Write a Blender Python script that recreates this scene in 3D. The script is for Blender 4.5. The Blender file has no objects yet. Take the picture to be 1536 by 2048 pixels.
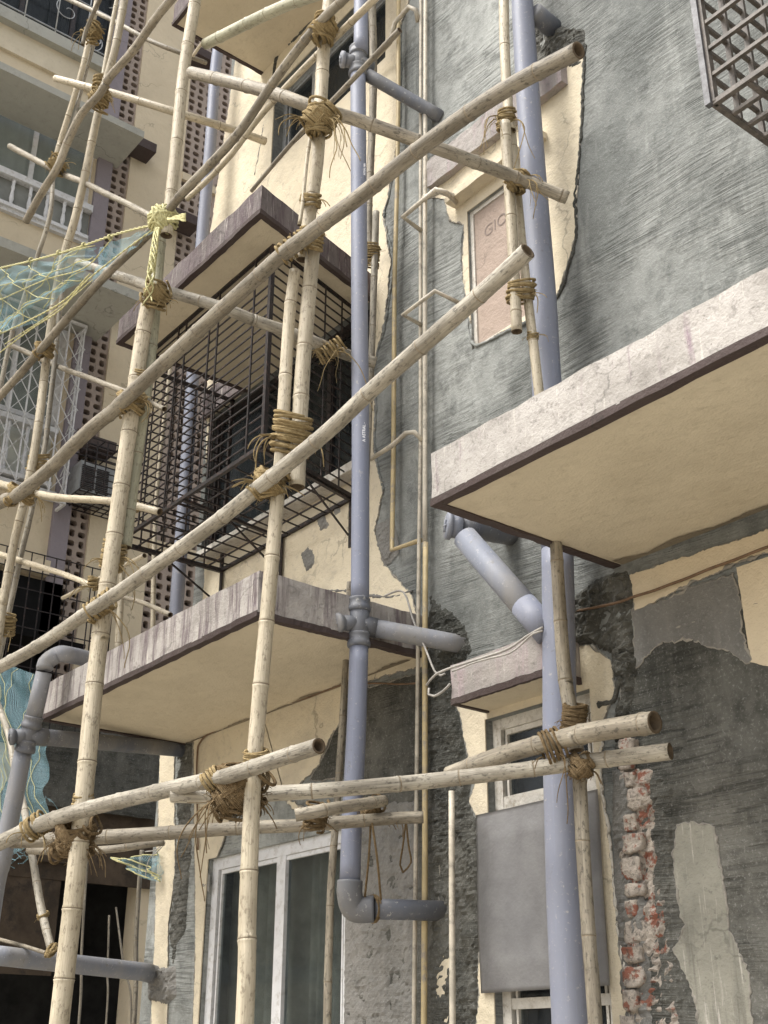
import bpy, bmesh, math, random
from mathutils import Vector, Matrix, noise
rnd = random.Random(7)
SC = bpy.context.scene
COL = SC.collection
# ------------------------------------------------------------------ camera
FPX = 2423.0
PITCH, ROLL, YAW = math.radians(24.6), math.radians(.13), math.radians(51.68)
EYE = Vector((0, 0, 1.6))
_f = Vector((-math.sin(YAW)*math.cos(PITCH), math.cos(YAW)*math.cos(PITCH), math.sin(PITCH)))
_r = Vector((math.cos(YAW), math.sin(YAW), 0)); _u = _r.cross(_f)
CR = _r*math.cos(ROLL)+_u*math.sin(ROLL); CU = _u*math.cos(ROLL)-_r*math.sin(ROLL); CF = _f
cam = bpy.data.cameras.new('camera'); camo = bpy.data.objects.new('camera', cam); COL.objects.link(camo)
cam.sensor_fit = 'VERTICAL'; cam.sensor_height = 24; cam.lens = 24*FPX/2048; cam.clip_end = 500; cam.clip_start = .05
m = Matrix((CR, CU, -CF)).transposed().to_4x4(); m.translation = EYE; camo.matrix_world = m
SC.camera = camo
# ------------------------------------------------------------------ world, sun, exposure
SUN_AZ = Vector((-.25, -1.0)).normalized(); SUN_EL = math.radians(58)
w = bpy.data.worlds.new('World'); SC.world = w; w.use_nodes = True
nt = w.node_tree; bg = nt.nodes['Background']
sky = nt.nodes.new('ShaderNodeTexSky'); sky.sky_type = 'NISHITA'; sky.sun_disc = False
sky.sun_elevation = SUN_EL; sky.sun_rotation = math.atan2(SUN_AZ.x, SUN_AZ.y)
sky.air_density = 1.0; sky.dust_density = 4.0; sky.ozone_density = .6
hs = nt.nodes.new('ShaderNodeHueSaturation'); hs.inputs['Saturation'].default_value = .3
nt.links.new(sky.outputs[0], hs.inputs['Color']); nt.links.new(hs.outputs[0], bg.inputs[0]); bg.inputs[1].default_value = .15
sl = bpy.data.lights.new('sun', 'SUN'); sl.energy = 2.0; sl.angle = math.radians(28); sl.color = (1, .965, .90)
slo = bpy.data.objects.new('sun', sl); COL.objects.link(slo)
sd = Vector((SUN_AZ.x*math.cos(SUN_EL), SUN_AZ.y*math.cos(SUN_EL), math.sin(SUN_EL)))
slo.rotation_euler = sd.to_track_quat('Z', 'Y').to_euler(); slo.location = (-3, -8, 20)
SC.view_settings.view_transform = 'Standard'; SC.view_settings.look = 'None'; SC.view_settings.gamma = 1
SC.view_settings.exposure = 1.1
# ------------------------------------------------------------------ geometry of the view
def ray(px, py): return CF + CR*((px-768)/FPX) - CU*((py-1024)/FPX)
def on(px, py, y=None, x=None, z=None):
    r = ray(px, py)
    t = (y-EYE.y)/r.y if y is not None else (x-EYE.x)/r.x if x is not None else (z-EYE.z)/r.z
    return EYE + r*t
def depth(P): return (P-EYE).dot(CF)
YW = 4.4      # front face of the near wall
XB = -12.0    # front face of the far wing
# ------------------------------------------------------------------ objects
def link(o, parent=None, label=None, cat=None, group=None, kind=None):
    COL.objects.link(o)
    if parent is not None: o.parent = parent
    if label: o['label'] = label
    if cat: o['category'] = cat
    if group: o['group'] = group
    if kind: o['kind'] = kind
    return o
def root(name, loc, label, cat, group=None):
    o = bpy.data.objects.new(name, None); o.empty_display_size = .1; o.location = loc
    link(o, None, label, cat, group); return o
def wloc(o):
    v = Vector((0, 0, 0))
    while o is not None: v = v + Vector(o.location); o = o.parent
    return v
def fin(name, bm, mats, parent=None, smooth=True, label=None, cat=None, group=None, kind=None, base=None):
    """bm is in world coordinates; becomes one mesh object whose origin is base (or the parent's)"""
    me = bpy.data.meshes.new(name)
    o = bpy.data.objects.new(name, me)
    off = wloc(parent) if parent is not None else Vector((0, 0, 0))
    if base is not None: off2 = Vector(base)
    else: off2 = off
    bmesh.ops.translate(bm, verts=bm.verts, vec=-off2)
    bm.normal_update(); bm.to_mesh(me); bm.free()
    if smooth:
        for p in me.polygons: p.use_smooth = True
    for mm in (mats if isinstance(mats, (list, tuple)) else [mats]): me.materials.append(mm)
    o.location = off2-off
    link(o, parent, label, cat, group, kind); return o
def box(bm, x0, x1, y0, y1, z0, z1, mi=0):
    vs = [bm.verts.new((x, y, z)) for x in (x0, x1) for y in (y0, y1) for z in (z0, z1)]
    for q in ((0, 1, 3, 2), (4, 6, 7, 5), (0, 4, 5, 1), (2, 3, 7, 6), (0, 2, 6, 4), (1, 5, 7, 3)):
        f = bm.faces.new([vs[i] for i in q]); f.material_index = mi
def bar(bm, A, B, w, h, up=Vector((0, 0, 1)), mi=0):
    A = Vector(A); B = Vector(B); d = (B-A).normalized(); s = d.cross(up)
    if s.length < 1e-3: s = d.cross(Vector((0, 1, 0)))
    s.normalize(); t = s.cross(d)
    vs = []
    for P in (A, B):
        for a, b in ((-1, -1), (1, -1), (1, 1), (-1, 1)): vs.append(bm.verts.new(P+s*(a*w/2)+t*(b*h/2)))
    for q in ((0, 3, 2, 1), (4, 5, 6, 7), (0, 1, 5, 4), (1, 2, 6, 5), (2, 3, 7, 6), (3, 0, 4, 7)):
        bm.faces.new([vs[i] for i in q]).material_index = mi
def spline(P, step):
    P = [Vector(p) for p in P]; out = []
    if len(P) == 2: P = [P[0], (P[0]+P[1])/2, P[1]]
    E = [P[0]*2-P[1]]+P+[P[-1]*2-P[-2]]
    for i in range(1, len(E)-2):
        a, b, c, d = E[i-1:i+3]; n = max(1, int((c-b).length/step))
        for k in range(n):
            t = k/n
            out.append(.5*((2*b)+(c-a)*t+(2*a-5*b+4*c-d)*t*t+(3*b-a-3*c+d)*t**3))
    out.append(P[-1]); return out
def tube(bm, P, R, seg=10, mi=None, close=True, uvscale=1.0):
    """P points, R radius or list of radii, mi optional material index per ring"""
    n = len(P); 
    if not isinstance(R, (list, tuple)): R = [R]*n
    uvl = bm.loops.layers.uv.verify(); rings = []; L = 0
    T = (P[1]-P[0]).normalized(); s = T.cross(Vector((.3, .2, 1)))
    if s.length < .05: s = T.cross(Vector((0, 1, 0)))
    s.normalize(); lens = []
    for i in range(n):
        t = (P[min(i+1, n-1)]-P[max(i-1, 0)])
        if t.length < 1e-7: t = T
        t.normalize(); s = (s-t*s.dot(t)).normalized(); q = t.cross(s)
        if i: L += (P[i]-P[i-1]).length
        lens.append(L)
        rings.append([bm.verts.new(P[i]+(s*math.cos(a)+q*math.sin(a))*R[i]) for a in [2*math.pi*k/seg for k in range(seg)]])
    for i in range(n-1):
        for k in range(seg):
            k2 = (k+1) % seg
            f = bm.faces.new((rings[i][k], rings[i][k2], rings[i+1][k2], rings[i+1][k])); f.smooth = True
            if mi: f.material_index = mi[i]
            for lp, (u, v) in zip(f.loops, ((k, i), (k+1, i), (k+1, i+1), (k, i+1))):
                lp[uvl].uv = (u/seg*R[0]*6.28*uvscale, lens[v]*uvscale)
    if close:
        for rg in (rings[0][::-1], rings[-1]):
            try: bm.faces.new(rg)
            except ValueError: pass
    return rings
# ------------------------------------------------------------------ materials
def N(nt, t, **kw):
    n = nt.nodes.new(t)
    for k, v in kw.items():
        if k in n.inputs: n.inputs[k].default_value = v
        else: setattr(n, k, v)
    return n
class MatB:
    def __init__(s, name, rough=.8, spec=.3, metallic=0):
        s.m = bpy.data.materials.new(name); s.m.use_nodes = True; s.t = s.m.node_tree
        s.p = s.t.nodes['Principled BSDF']; s.p.inputs['Roughness'].default_value = rough
        s.p.inputs['Specular IOR Level'].default_value = spec; s.p.inputs['Metallic'].default_value = metallic
        g = s.t.nodes.new('ShaderNodeNewGeometry'); s.pos = g.outputs['Position']; s.bumps = None
    def L(s, a, b): s.t.links.new(a, b)
    def mapv(s, scale=(1, 1, 1), rot=(0, 0, 0), src=None, loc=(0, 0, 0)):
        n = N(s.t, 'ShaderNodeMapping'); n.inputs['Scale'].default_value = scale; n.inputs['Rotation'].default_value = rot; n.inputs['Location'].default_value = loc
        s.L(src or s.pos, n.inputs[0]); return n.outputs[0]
    def noise(s, vec, scale, detail=4, rough=.55, dist=0):
        n = N(s.t, 'ShaderNodeTexNoise', Scale=scale, Detail=detail, Roughness=rough, Distortion=dist); s.L(vec, n.inputs['Vector']); return n.outputs[0]
    def vor(s, vec, scale, feature='F1'):
        n = N(s.t, 'ShaderNodeTexVoronoi', Scale=scale); n.feature = feature; s.L(vec, n.inputs['Vector']); return n.outputs['Distance']
    def ramp(s, fac, stops):
        n = N(s.t, 'ShaderNodeValToRGB'); e = n.color_ramp.elements
        while len(e) < len(stops): e.new(.5)
        for el, (p, c) in zip(e, stops):
            el.position = p; el.color = (*c, 1) if isinstance(c, tuple) else (c, c, c, 1)
        s.L(fac, n.inputs[0]); return n.outputs[0]
    def mix(s, fac, a, b, mode='MIX'):
        n = N(s.t, 'ShaderNodeMix'); n.data_type = 'RGBA'; n.blend_type = mode
        for v, i in ((fac, 0), (a, 6), (b, 7)):
            if isinstance(v, tuple): n.inputs[i].default_value = (*v, 1)
            elif isinstance(v, (int, float)): n.inputs[i].default_value = v
            else: s.L(v, n.inputs[i])
        return n.outputs[2]
    def math(s, op, a, b=0.0):
        n = N(s.t, 'ShaderNodeMath'); n.operation = op
        for v, i in ((a, 0), (b, 1)):
            if isinstance(v, (int, float)): n.inputs[i].default_value = v
            else: s.L(v, n.inputs[i])
        return n.outputs[0]
    def bump(s, h, dist=.01, strength=1):
        b = N(s.t, 'ShaderNodeBump', Strength=strength, Distance=dist); s.L(h, b.inputs['Height'])
        if s.bumps is not None: s.L(s.bumps, b.inputs['Normal'])
        s.bumps = b.outputs[0]; s.L(s.bumps, s.p.inputs['Normal'])
    def col(s, c):
        if isinstance(c, tuple): s.p.inputs['Base Color'].default_value = (*c, 1)
        else: s.L(c, s.p.inputs['Base Color'])
        return s.m
def m_cement(name, lo, hi, comb=1.0, axis='x', tilt=.06, stain=.5):
    b = MatB(name, .85, .25)
    sw = b.noise(b.mapv((.9, .9, .9)), 1.3, 2)
    sep = N(b.t, 'ShaderNodeSeparateXYZ'); b.L(b.pos, sep.inputs[0])
    # separate trowel strokes: every patch of wall has its own slight tilt
    vc = N(b.t, 'ShaderNodeTexVoronoi', Scale=1.0); b.L(b.mapv((1.5, 1.5, 2.6)), vc.inputs['Vector'])
    vs = N(b.t, 'ShaderNodeSeparateColor'); b.L(vc.outputs['Color'], vs.inputs[0])
    tl = b.math('MULTIPLY', b.math('SUBTRACT', vs.outputs[0], .5), .10)
    zz = b.math('ADD', sep.outputs[2], b.math('MULTIPLY', sw, .05))
    zz = b.math('ADD', zz, b.math('MULTIPLY', sep.outputs[0], b.math('ADD', tl, tilt)))
    cmb = N(b.t, 'ShaderNodeCombineXYZ'); b.L(sep.outputs[0], cmb.inputs[0]); b.L(sep.outputs[1], cmb.inputs[1]); b.L(zz, cmb.inputs[2])
    st = b.noise(b.mapv((2.0, 2.0, 46), src=cmb.outputs[0]), 1, 3, .65)
    st2 = b.noise(b.mapv((5, 5, 150), src=cmb.outputs[0]), 1, 2, .6)
    zone = b.math('MULTIPLY', b.ramp(b.noise(b.pos, 1.9, 4, .6), [(.42, 0.08), (.56, 1.25)]), b.math('ADD', .55, b.math('MULTIPLY', vs.outputs[1], .45)))
    big = b.noise(b.mapv((1, 1, .55)), 1.0, 6, .62)
    fine = b.noise(b.pos, 75, 4, .75)
    mid = b.noise(b.pos, 8, 6, .7); pit = b.noise(b.pos, 24, 4, .7)
    c = b.mix(b.ramp(big, [(.36, 0.0), (.64, 1.0)]), lo, hi)
    c = b.mix(b.math('MULTIPLY', b.ramp(mid, [(.48, 0.0), (.70, 1.0)]), stain), c, tuple(v*.62 for v in lo))
    c = b.mix(b.math('MULTIPLY', b.ramp(b.noise(b.mapv((7, 7, .8)), 1, 5, .65), [(.56, 0.0), (.72, 1.0)]), .35), c, tuple(min(1, v*1.25) for v in hi))
    groove = b.math('MULTIPLY', b.ramp(st, [(.40, 1.0), (.50, 0.0)]), zone)
    c = b.mix(b.math('MULTIPLY', groove, .42*comb), c, tuple(v*.5 for v in lo))  # groove grime darkened to stand in for faint bump shading
    c = b.mix(b.math('MULTIPLY', b.ramp(pit, [(.68, 0.0), (.74, 1.0)]), .5), c, tuple(v*.35 for v in lo))
    c = b.mix(b.math('MULTIPLY', b.ramp(fine, [(.55, 0.0), (.75, 1.0)]), .35), c, (.52, .51, .49))
    b.bump(b.math('MULTIPLY', b.math('ADD', st, b.math('MULTIPLY', st2, .5)), b.math('MULTIPLY', zone, comb)), .015)
    b.bump(b.math('ADD', b.math('MULTIPLY', fine, .4), b.math('MULTIPLY', mid, 1.2)), .012)
    return b.col(c)
def m_paint(name, base, dirt, dirtcov=.35, streak=0, streakcol=(.2, .13, .17), rough=.8, axisv=None, s_cov=.5, speck=.4, crack=.45):
    b = MatB(name, rough, .25)
    big = b.noise(b.pos, 1.7, 5, .65); mid = b.noise(b.pos, 14, 5, .7); sp = b.vor(b.mapv(src=b.pos), 42)
    c = b.mix(b.math('MULTIPLY', b.ramp(big, [(.45, 0.0), (.75, 1.0)]), dirtcov), base, dirt)
    c = b.mix(b.math('MULTIPLY', b.ramp(mid, [(.55, 0.0), (.7, 1.0)]), dirtcov*.8), c, dirt)
    if streak:
        s = b.noise(b.mapv((16, 16, 1.6)), 1, 4, .6); s3 = b.noise(b.mapv((45, 45, 3.5)), 1, 3, .6)
        f = b.math('MULTIPLY', b.ramp(s, [(s_cov, 0.0), (s_cov+.13, 1.0)]), b.ramp(s3, [(.35, .2), (.6, 1.0)]))
        c = b.mix(b.math('MULTIPLY', f, streak), c, streakcol)
        c = b.mix(b.math('MULTIPLY', b.ramp(s3, [(.6, 0.0), (.7, 1.0)]), .6*streak), c, (.62, .58, .52))
    c = b.mix(b.math('MULTIPLY', b.ramp(b.math('ADD', sp, b.math('MULTIPLY', mid, .5)), [(.30, 1.0), (.36, 0.0)]), speck), c, tuple(v*.35 for v in dirt))
    if streak:
        c = b.mix(b.math('MULTIPLY', b.ramp(b.noise(b.pos, 23, 6, .75), [(.57, 0.0), (.66, 1.0)]), .55), c, tuple(v*.6 for v in dirt))
        c = b.mix(b.math('MULTIPLY', b.ramp(b.noise(b.mapv(loc=(3, 1, 2)), 3.2, 6, .7), [(.52, 0.0), (.64, 1.0)]), .45), c, dirt)
    cv = N(b.t, 'ShaderNodeVectorMath'); nz_ = N(b.t, 'ShaderNodeTexNoise', Scale=5.0, Detail=5.0); b.L(b.pos, nz_.inputs['Vector']); sc_ = N(b.t, 'ShaderNodeVectorMath'); sc_.operation = 'SCALE'; sc_.inputs['Scale'].default_value = .35
    b.L(nz_.outputs['Color'], sc_.inputs[0]); b.L(b.pos, cv.inputs[0]); b.L(sc_.outputs[0], cv.inputs[1])
    ck = b.vor(cv.outputs[0], 1.1, 'DISTANCE_TO_EDGE')
    c = b.mix(b.math('MULTIPLY', b.math('MULTIPLY', b.ramp(ck, [(.003, 1.0), (.009, 0.0)]), b.ramp(b.noise(b.mapv(loc=(9, 4, 1)), 1.6, 3), [(.48, 0.0), (.56, 1.0)])), crack), c, tuple(v*.35 for v in dirt))
    b.bump(b.noise(b.pos, 5, 5, .6), .02); b.bump(b.noise(b.pos, 80, 3, .6), .002); b.bump(b.noise(b.pos, 28, 4, .7), .004)
    return b.col(c)
def m_plain(name, base, rough=.5, spec=.4, var=.25, metallic=0, scale=12, dirt=None, bump=.001):
    b = MatB(name, rough, spec, metallic)
    n = b.noise(b.pos, scale, 5, .65)
    c = b.mix(b.ramp(n, [(.3, 0.0), (.7, 1.0)]), tuple(v*(1-var) for v in base), tuple(min(1, v*(1+var*.6)) for v in base))
    if dirt: c = b.mix(b.math('MULTIPLY', b.ramp(b.noise(b.pos, scale*2.3, 6, .7), [(.52, 0.0), (.66, 1.0)]), .8), c, dirt)
    b.bump(b.noise(b.pos, 60, 3), bump)
    return b.col(c)
def m_bamboo(name, a, c2, dark, rough=.55):
    b = MatB(name, rough, .35)
    uv = N(b.t, 'ShaderNodeUVMap').outputs[0]; oi = N(b.t, 'ShaderNodeObjectInfo').outputs['Random']
    cx = N(b.t, 'ShaderNodeCombineXYZ'); b.L(b.math('MULTIPLY', oi, 37), cx.inputs[1]); b.L(b.math('MULTIPLY', oi, 19), cx.inputs[2])
    ad = N(b.t, 'ShaderNodeVectorMath'); b.L(uv, ad.inputs[0]); b.L(cx.outputs[0], ad.inputs[1])
    fib = b.noise(b.mapv((160, 5, 1), src=ad.outputs[0]), 1, 4, .6); blot = b.noise(b.mapv((14, 3.2, 1), src=ad.outputs[0]), 1, 5, .65)
    sp = b.noise(b.mapv((60, 28, 1), src=ad.outputs[0]), 1, 5, .7)
    c = b.mix(b.ramp(blot, [(.38, 0.0), (.58, 1.0)]), a, c2)
    c = b.mix(b.math('MULTIPLY', b.ramp(fib, [(.45, 0.0), (.75, 1.0)]), .45), c, dark)
    c = b.mix(b.math('MULTIPLY', b.ramp(sp, [(.54, 0.0), (.64, 1.0)]), .7), c, tuple(v*.7 for v in dark))
    h = N(b.t, 'ShaderNodeHueSaturation'); b.L(c, h.inputs['Color']); b.L(b.math('ADD', .82, b.math('MULTIPLY', oi, .3)), h.inputs['Value'])
    b.bump(fib, .003); b.bump(blot, .003)
    return b.col(h.outputs[0])
M = {}
M['cement'] = m_cement('combed_cement', (.125, .132, .125), (.335, .345, .325), 1.15, stain=.65)
M['stain'] = m_paint('damp_stain_paint', (.25, .21, .15), (.13, .11, .08), .8)
M['crumb'] = m_paint('crumbling_edge', (.30, .28, .24), (.12, .11, .10), .8)
M['cement_dark'] = m_cement('lower_cement', (.042, .043, .036), (.15, .146, .128), 1.4, tilt=.03, stain=.7)
M['cement_smooth'] = m_cement('trowelled_cement', (.13, .128, .118), (.25, .24, .22), .3, stain=.4)
M['cream'] = m_paint('cream_plaster', (.64, .565, .42), (.41, .36, .28), .75)
M['cream_far'] = m_paint('far_cream_plaster', (.60, .51, .365), (.46, .385, .27), .4, speck=.05)
M['soffit'] = m_paint('soffit_plaster', (.60, .53, .40), (.44, .38, .275), .55, speck=.1, crack=0)
M['fascia'] = m_paint('fascia_paint', (.41, .385, .355), (.215, .20, .18), 1.0, .85, (.20, .13, .17), s_cov=.60, speck=.5)
M['fascia_l'] = m_paint('streaked_fascia_paint', (.42, .39, .36), (.23, .21, .19), .8, .9, (.105, .075, .085), s_cov=.46, speck=.3)
M['fascia_m'] = m_paint('purple_fascia_paint', (.175, .15, .145), (.10, .088, .082), .7, .8, (.075, .05, .06), s_cov=.43, speck=.2)
M['fascia_s'] = m_paint('pinkish_fascia_paint', (.31, .285, .265), (.21, .195, .18), .8, .4, (.3, .2, .24), speck=.3)
M['maroon'] = m_paint('maroon_edge', (.062, .045, .042), (.10, .085, .075), .5)
M['purple'] = m_paint('mauve_paint', (.25, .22, .235), (.19, .165, .175), .3, speck=.1)
M['slabgrey'] = m_paint('grey_slab_paint', (.37, .365, .32), (.2, .2, .18), .4, speck=.1)
def m_pvc(name, base, dust, amt, rough):
    b = MatB(name, rough, .4)
    big = b.noise(b.mapv((3, 3, .9)), 1, 5, .65); sp = b.noise(b.pos, 38, 5, .75); scr = b.noise(b.mapv((60, 60, 2.5)), 1, 3, .6)
    c = b.mix(b.math('MULTIPLY', b.ramp(big, [(.38, 0.0), (.68, 1.0)]), amt), base, dust)
    c = b.mix(b.math('MULTIPLY', b.ramp(scr, [(.58, 0.0), (.72, 1.0)]), .30), c, tuple(min(1, v*1.35) for v in base))
    c = b.mix(b.math('MULTIPLY', b.ramp(sp, [(.60, 0.0), (.66, 1.0)]), .7), c, (.40, .39, .37))
    c = b.mix(b.math('MULTIPLY', b.ramp(b.noise(b.pos, 13, 6, .75), [(.60, 0.0), (.68, 1.0)]), amt), c, tuple(v*.55 for v in dust))
    b.bump(sp, .0015)
    L_ = N(b.t, 'ShaderNodeMapRange'); L_.inputs[3].default_value = rough; L_.inputs[4].default_value = .8; b.L(big, L_.inputs[0]); b.L(L_.outputs[0], b.p.inputs['Roughness'])
    return b.col(c)
M['pvc'] = m_pvc('grey_plastic_pipe', (.195, .212, .275), (.25, .25, .265), .5, .28)
M['pvc_dirty'] = m_pvc('dusty_plastic_pipe', (.19, .205, .245), (.29, .275, .25), .85, .4)
M['pvc_dark'] = m_pvc('dark_plastic_fitting', (.10, .11, .135), (.22, .21, .19), .8, .35)
M['conduit'] = m_plain('cream_conduit', (.52, .47, .38), .5, .4, .3, scale=7, dirt=(.2, .18, .15))
M['conduit_y'] = m_plain('yellow_conduit', (.46, .365, .20), .5, .4, .3, scale=6, dirt=(.24, .22, .2))
M['iron'] = m_plain('black_painted_iron', (.018, .015, .015), .5, .4, .5, scale=20, dirt=(.10, .06, .05))
M['iron_br'] = m_plain('rusty_brown_iron', (.10, .085, .07), .55, .4, .5, scale=20, dirt=(.16, .13, .11))
M['iron_lt'] = m_plain('bare_grey_iron', (.12, .12, .125), .5, .4, .5, metallic=.2, scale=20, dirt=(.05, .04, .04))
M['white'] = m_plain('white_frame_paint', (.62, .62, .62), .5, .4, .12, scale=9, dirt=(.4, .38, .35))
M['whitewood'] = m_plain('peeling_white_paint', (.56, .53, .47), .6, .3, .2, scale=14, dirt=(.3, .26, .2), bump=.004)
M['alu'] = m_plain('aluminium', (.42, .43, .43), .4, .5, .2, metallic=.6, scale=9, dirt=(.25, .24, .22))
M['curtain'] = m_plain('pale_curtain', (.55, .56, .50), .9, .1, .3, scale=3)
M['panelgrey'] = m_plain('grey_balcony_panel', (.22, .225, .205), .5, .3, .3, scale=3)
M['unlit_room'] = m_plain('dim_room', (.05, .05, .05), .9, .1, .6, scale=2)  # near-black rooms and curtain planes, unlit dark put into the colour
M['midcurtain'] = m_plain('grey_beige_curtain', (.50, .47, .40), .9, .1, .6, scale=2.5)
M['sheet'] = m_plain('grey_plastic_sheet', (.32, .315, .315), .38, .4, .35, scale=2.8, bump=.002)
M['board'] = m_paint('pinkish_board', (.36, .285, .235), (.25, .2, .165), .7, speck=.3)
M['brick'] = m_plain('broken_brick', (.20, .07, .045), .9, .1, .5, scale=25, dirt=(.22, .2, .17), bump=.006)
M['brickpaint'] = m_plain('painted_brick', (.38, .34, .29), .85, .2, .35, scale=11, dirt=(.13, .11, .095), bump=.006)
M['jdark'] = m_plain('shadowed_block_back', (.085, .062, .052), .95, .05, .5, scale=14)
M['void'] = m_plain('dark_interior', (.012, .012, .012), .95, .05, .3)
M['sackbrown'] = m_plain('brown_shed_cladding', (.075, .055, .038), .8, .2, .5, scale=3, dirt=(.03, .025, .02))
M['pale_streak'] = m_paint('pale_streaked_cement', (.27, .26, .215), (.16, .155, .13), .6, .7, (.10, .095, .08), s_cov=.5, speck=.3)
M['rope'] = None
M['netrope'] = m_plain('yellow_green_rope', (.50, .47, .25), .75, .2, .3, scale=40)
M['cable'] = m_plain('dusty_cable', (.36, .34, .31), .6, .3, .3, scale=20)
M['cable_brown'] = m_plain('brown_cable', (.16, .10, .06), .7, .3, .3, scale=20)
M['ink'] = m_plain('white_print', (.8, .8, .82), .5, .3, .05)
M['inkgrey'] = m_plain('grey_print', (.22, .175, .15), .7, .2, .2)
M['ground'] = m_paint('dusty_ground', (.36, .325, .27), (.27, .24, .20), .5)
M['jali'] = m_paint('jali_block', (.36, .295, .25), (.25, .20, .17), .5, speck=.1)
M['b_fresh'] = m_bamboo('pale_bamboo', (.49, .43, .32), (.375, .325, .235), (.20, .165, .115), .45)
M['b_weath'] = m_bamboo('weathered_bamboo', (.345, .305, .235), (.20, .173, .13), (.075, .065, .05), .6)
M['b_grey'] = m_bamboo('grey_bamboo', (.42, .385, .315), (.24, .215, .17), (.085, .075, .06), .6)
M['b_green'] = m_bamboo('greenish_bamboo', (.46, .44, .32), (.34, .33, .24), (.2, .19, .13), .45)
M['b_ring'] = m_plain('bamboo_node', (.25, .205, .145), .8, .2, .4, scale=30)
M['b_in'] = m_plain('bamboo_inside', (.10, .075, .05), .9, .1, .3, scale=30)
def m_rope(name, a, c):
    b = MatB(name, .95, .1)
    uv = N(b.t, 'ShaderNodeUVMap').outputs[0]
    wv = N(b.t, 'ShaderNodeTexWave', Scale=1.0, Distortion=1.5); b.L(b.mapv((55, 42, 1), src=uv), wv.inputs['Vector'])
    n = b.noise(b.pos, 60, 4)
    cc = b.mix(b.ramp(n, [(.3, 0.0), (.7, 1.0)]), a, c)
    cc = b.mix(b.math('MULTIPLY', b.ramp(wv.outputs[1], [(.1, 1.0), (.5, 0.0)]), .55), cc, tuple(v*.35 for v in a))
    b.bump(wv.outputs[1], .004); b.bump(n, .003)
    return b.col(cc)
M['rope'] = m_rope('coir_rope', (.36, .26, .125), (.54, .42, .23))
M['rope_dark'] = m_rope('old_coir_rope', (.19, .13, .07), (.34, .25, .14))
def m_glass(name, tint=(.05, .055, .06), see=.45):
    m_ = bpy.data.materials.new(name); m_.use_nodes = True; t = m_.node_tree; t.nodes.clear()
    o = t.nodes.new('ShaderNodeOutputMaterial'); mx = t.nodes.new('ShaderNodeMixShader'); tr = t.nodes.new('ShaderNodeBsdfTransparent')
    p = t.nodes.new('ShaderNodeBsdfPrincipled'); p.inputs['Base Color'].default_value = (*tint, 1); p.inputs['Roughness'].default_value = .08
    n = t.nodes.new('ShaderNodeTexNoise'); n.inputs['Scale'].default_value = 2.5
    g = t.nodes.new('ShaderNodeNewGeometry'); t.links.new(g.outputs['Position'], n.inputs['Vector'])
    mm = t.nodes.new('ShaderNodeMapRange'); mm.inputs[3].default_value = 1-see-.1; mm.inputs[4].default_value = 1-see+.1; t.links.new(n.outputs[0], mm.inputs[0])
    tr.inputs[0].default_value = (.8, .84, .84, 1)
    t.links.new(mm.outputs[0], mx.inputs[0]); t.links.new(tr.outputs[0], mx.inputs[1]); t.links.new(p.outputs[0], mx.inputs[2]); t.links.new(mx.outputs[0], o.inputs[0])
    return m_
M['glass'] = m_glass('dusty_glass', (.045, .05, .055), .72)
M['glass_far'] = m_glass('pale_glass', (.42, .44, .41), .7)
def m_net(name):
    m_ = bpy.data.materials.new(name); m_.use_nodes = True; t = m_.node_tree
    p = t.nodes['Principled BSDF']; p.inputs['Base Color'].default_value = (.20, .36, .41, 1); p.inputs['Roughness'].default_value = .6
    uv = t.nodes.new('ShaderNodeUVMap'); o = t.nodes['Material Output']
    outs = []
    for rot in (0, math.pi/2):
        mp = t.nodes.new('ShaderNodeMapping'); mp.inputs['Rotation'].default_value = (0, 0, rot); t.links.new(uv.outputs[0], mp.inputs[0])
        wv = t.nodes.new('ShaderNodeTexWave'); wv.inputs['Scale'].default_value = 26; wv.inputs['Distortion'].default_value = .6; t.links.new(mp.outputs[0], wv.inputs[0])
        outs.append(wv.outputs[1])
    mx = t.nodes.new('ShaderNodeMath'); mx.operation = 'MAXIMUM'; t.links.new(outs[0], mx.inputs[0]); t.links.new(outs[1], mx.inputs[1])
    g = t.nodes.new('ShaderNodeMath'); g.operation = 'GREATER_THAN'; g.inputs[1].default_value = .93; t.links.new(mx.outputs[0], g.inputs[0])
    ms = t.nodes.new('ShaderNodeMixShader'); tr = t.nodes.new('ShaderNodeBsdfTransparent')
    t.links.new(g.outputs[0], ms.inputs[0]); t.links.new(tr.outputs[0], ms.inputs[1]); t.links.new(p.outputs[0], ms.inputs[2]); t.links.new(ms.outputs[0], o.inputs[0])
    return m_
M['net'] = m_net('blue_mesh_net')
# ------------------------------------------------------------------ ground
bm = bmesh.new(); s = 120
bm.faces.new([bm.verts.new(v) for v in ((-s, -s, 0), (s, -s, 0), (s, s, 0), (-s, s, 0))])
fin('ground', bm, M['ground'], kind='structure')
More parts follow.
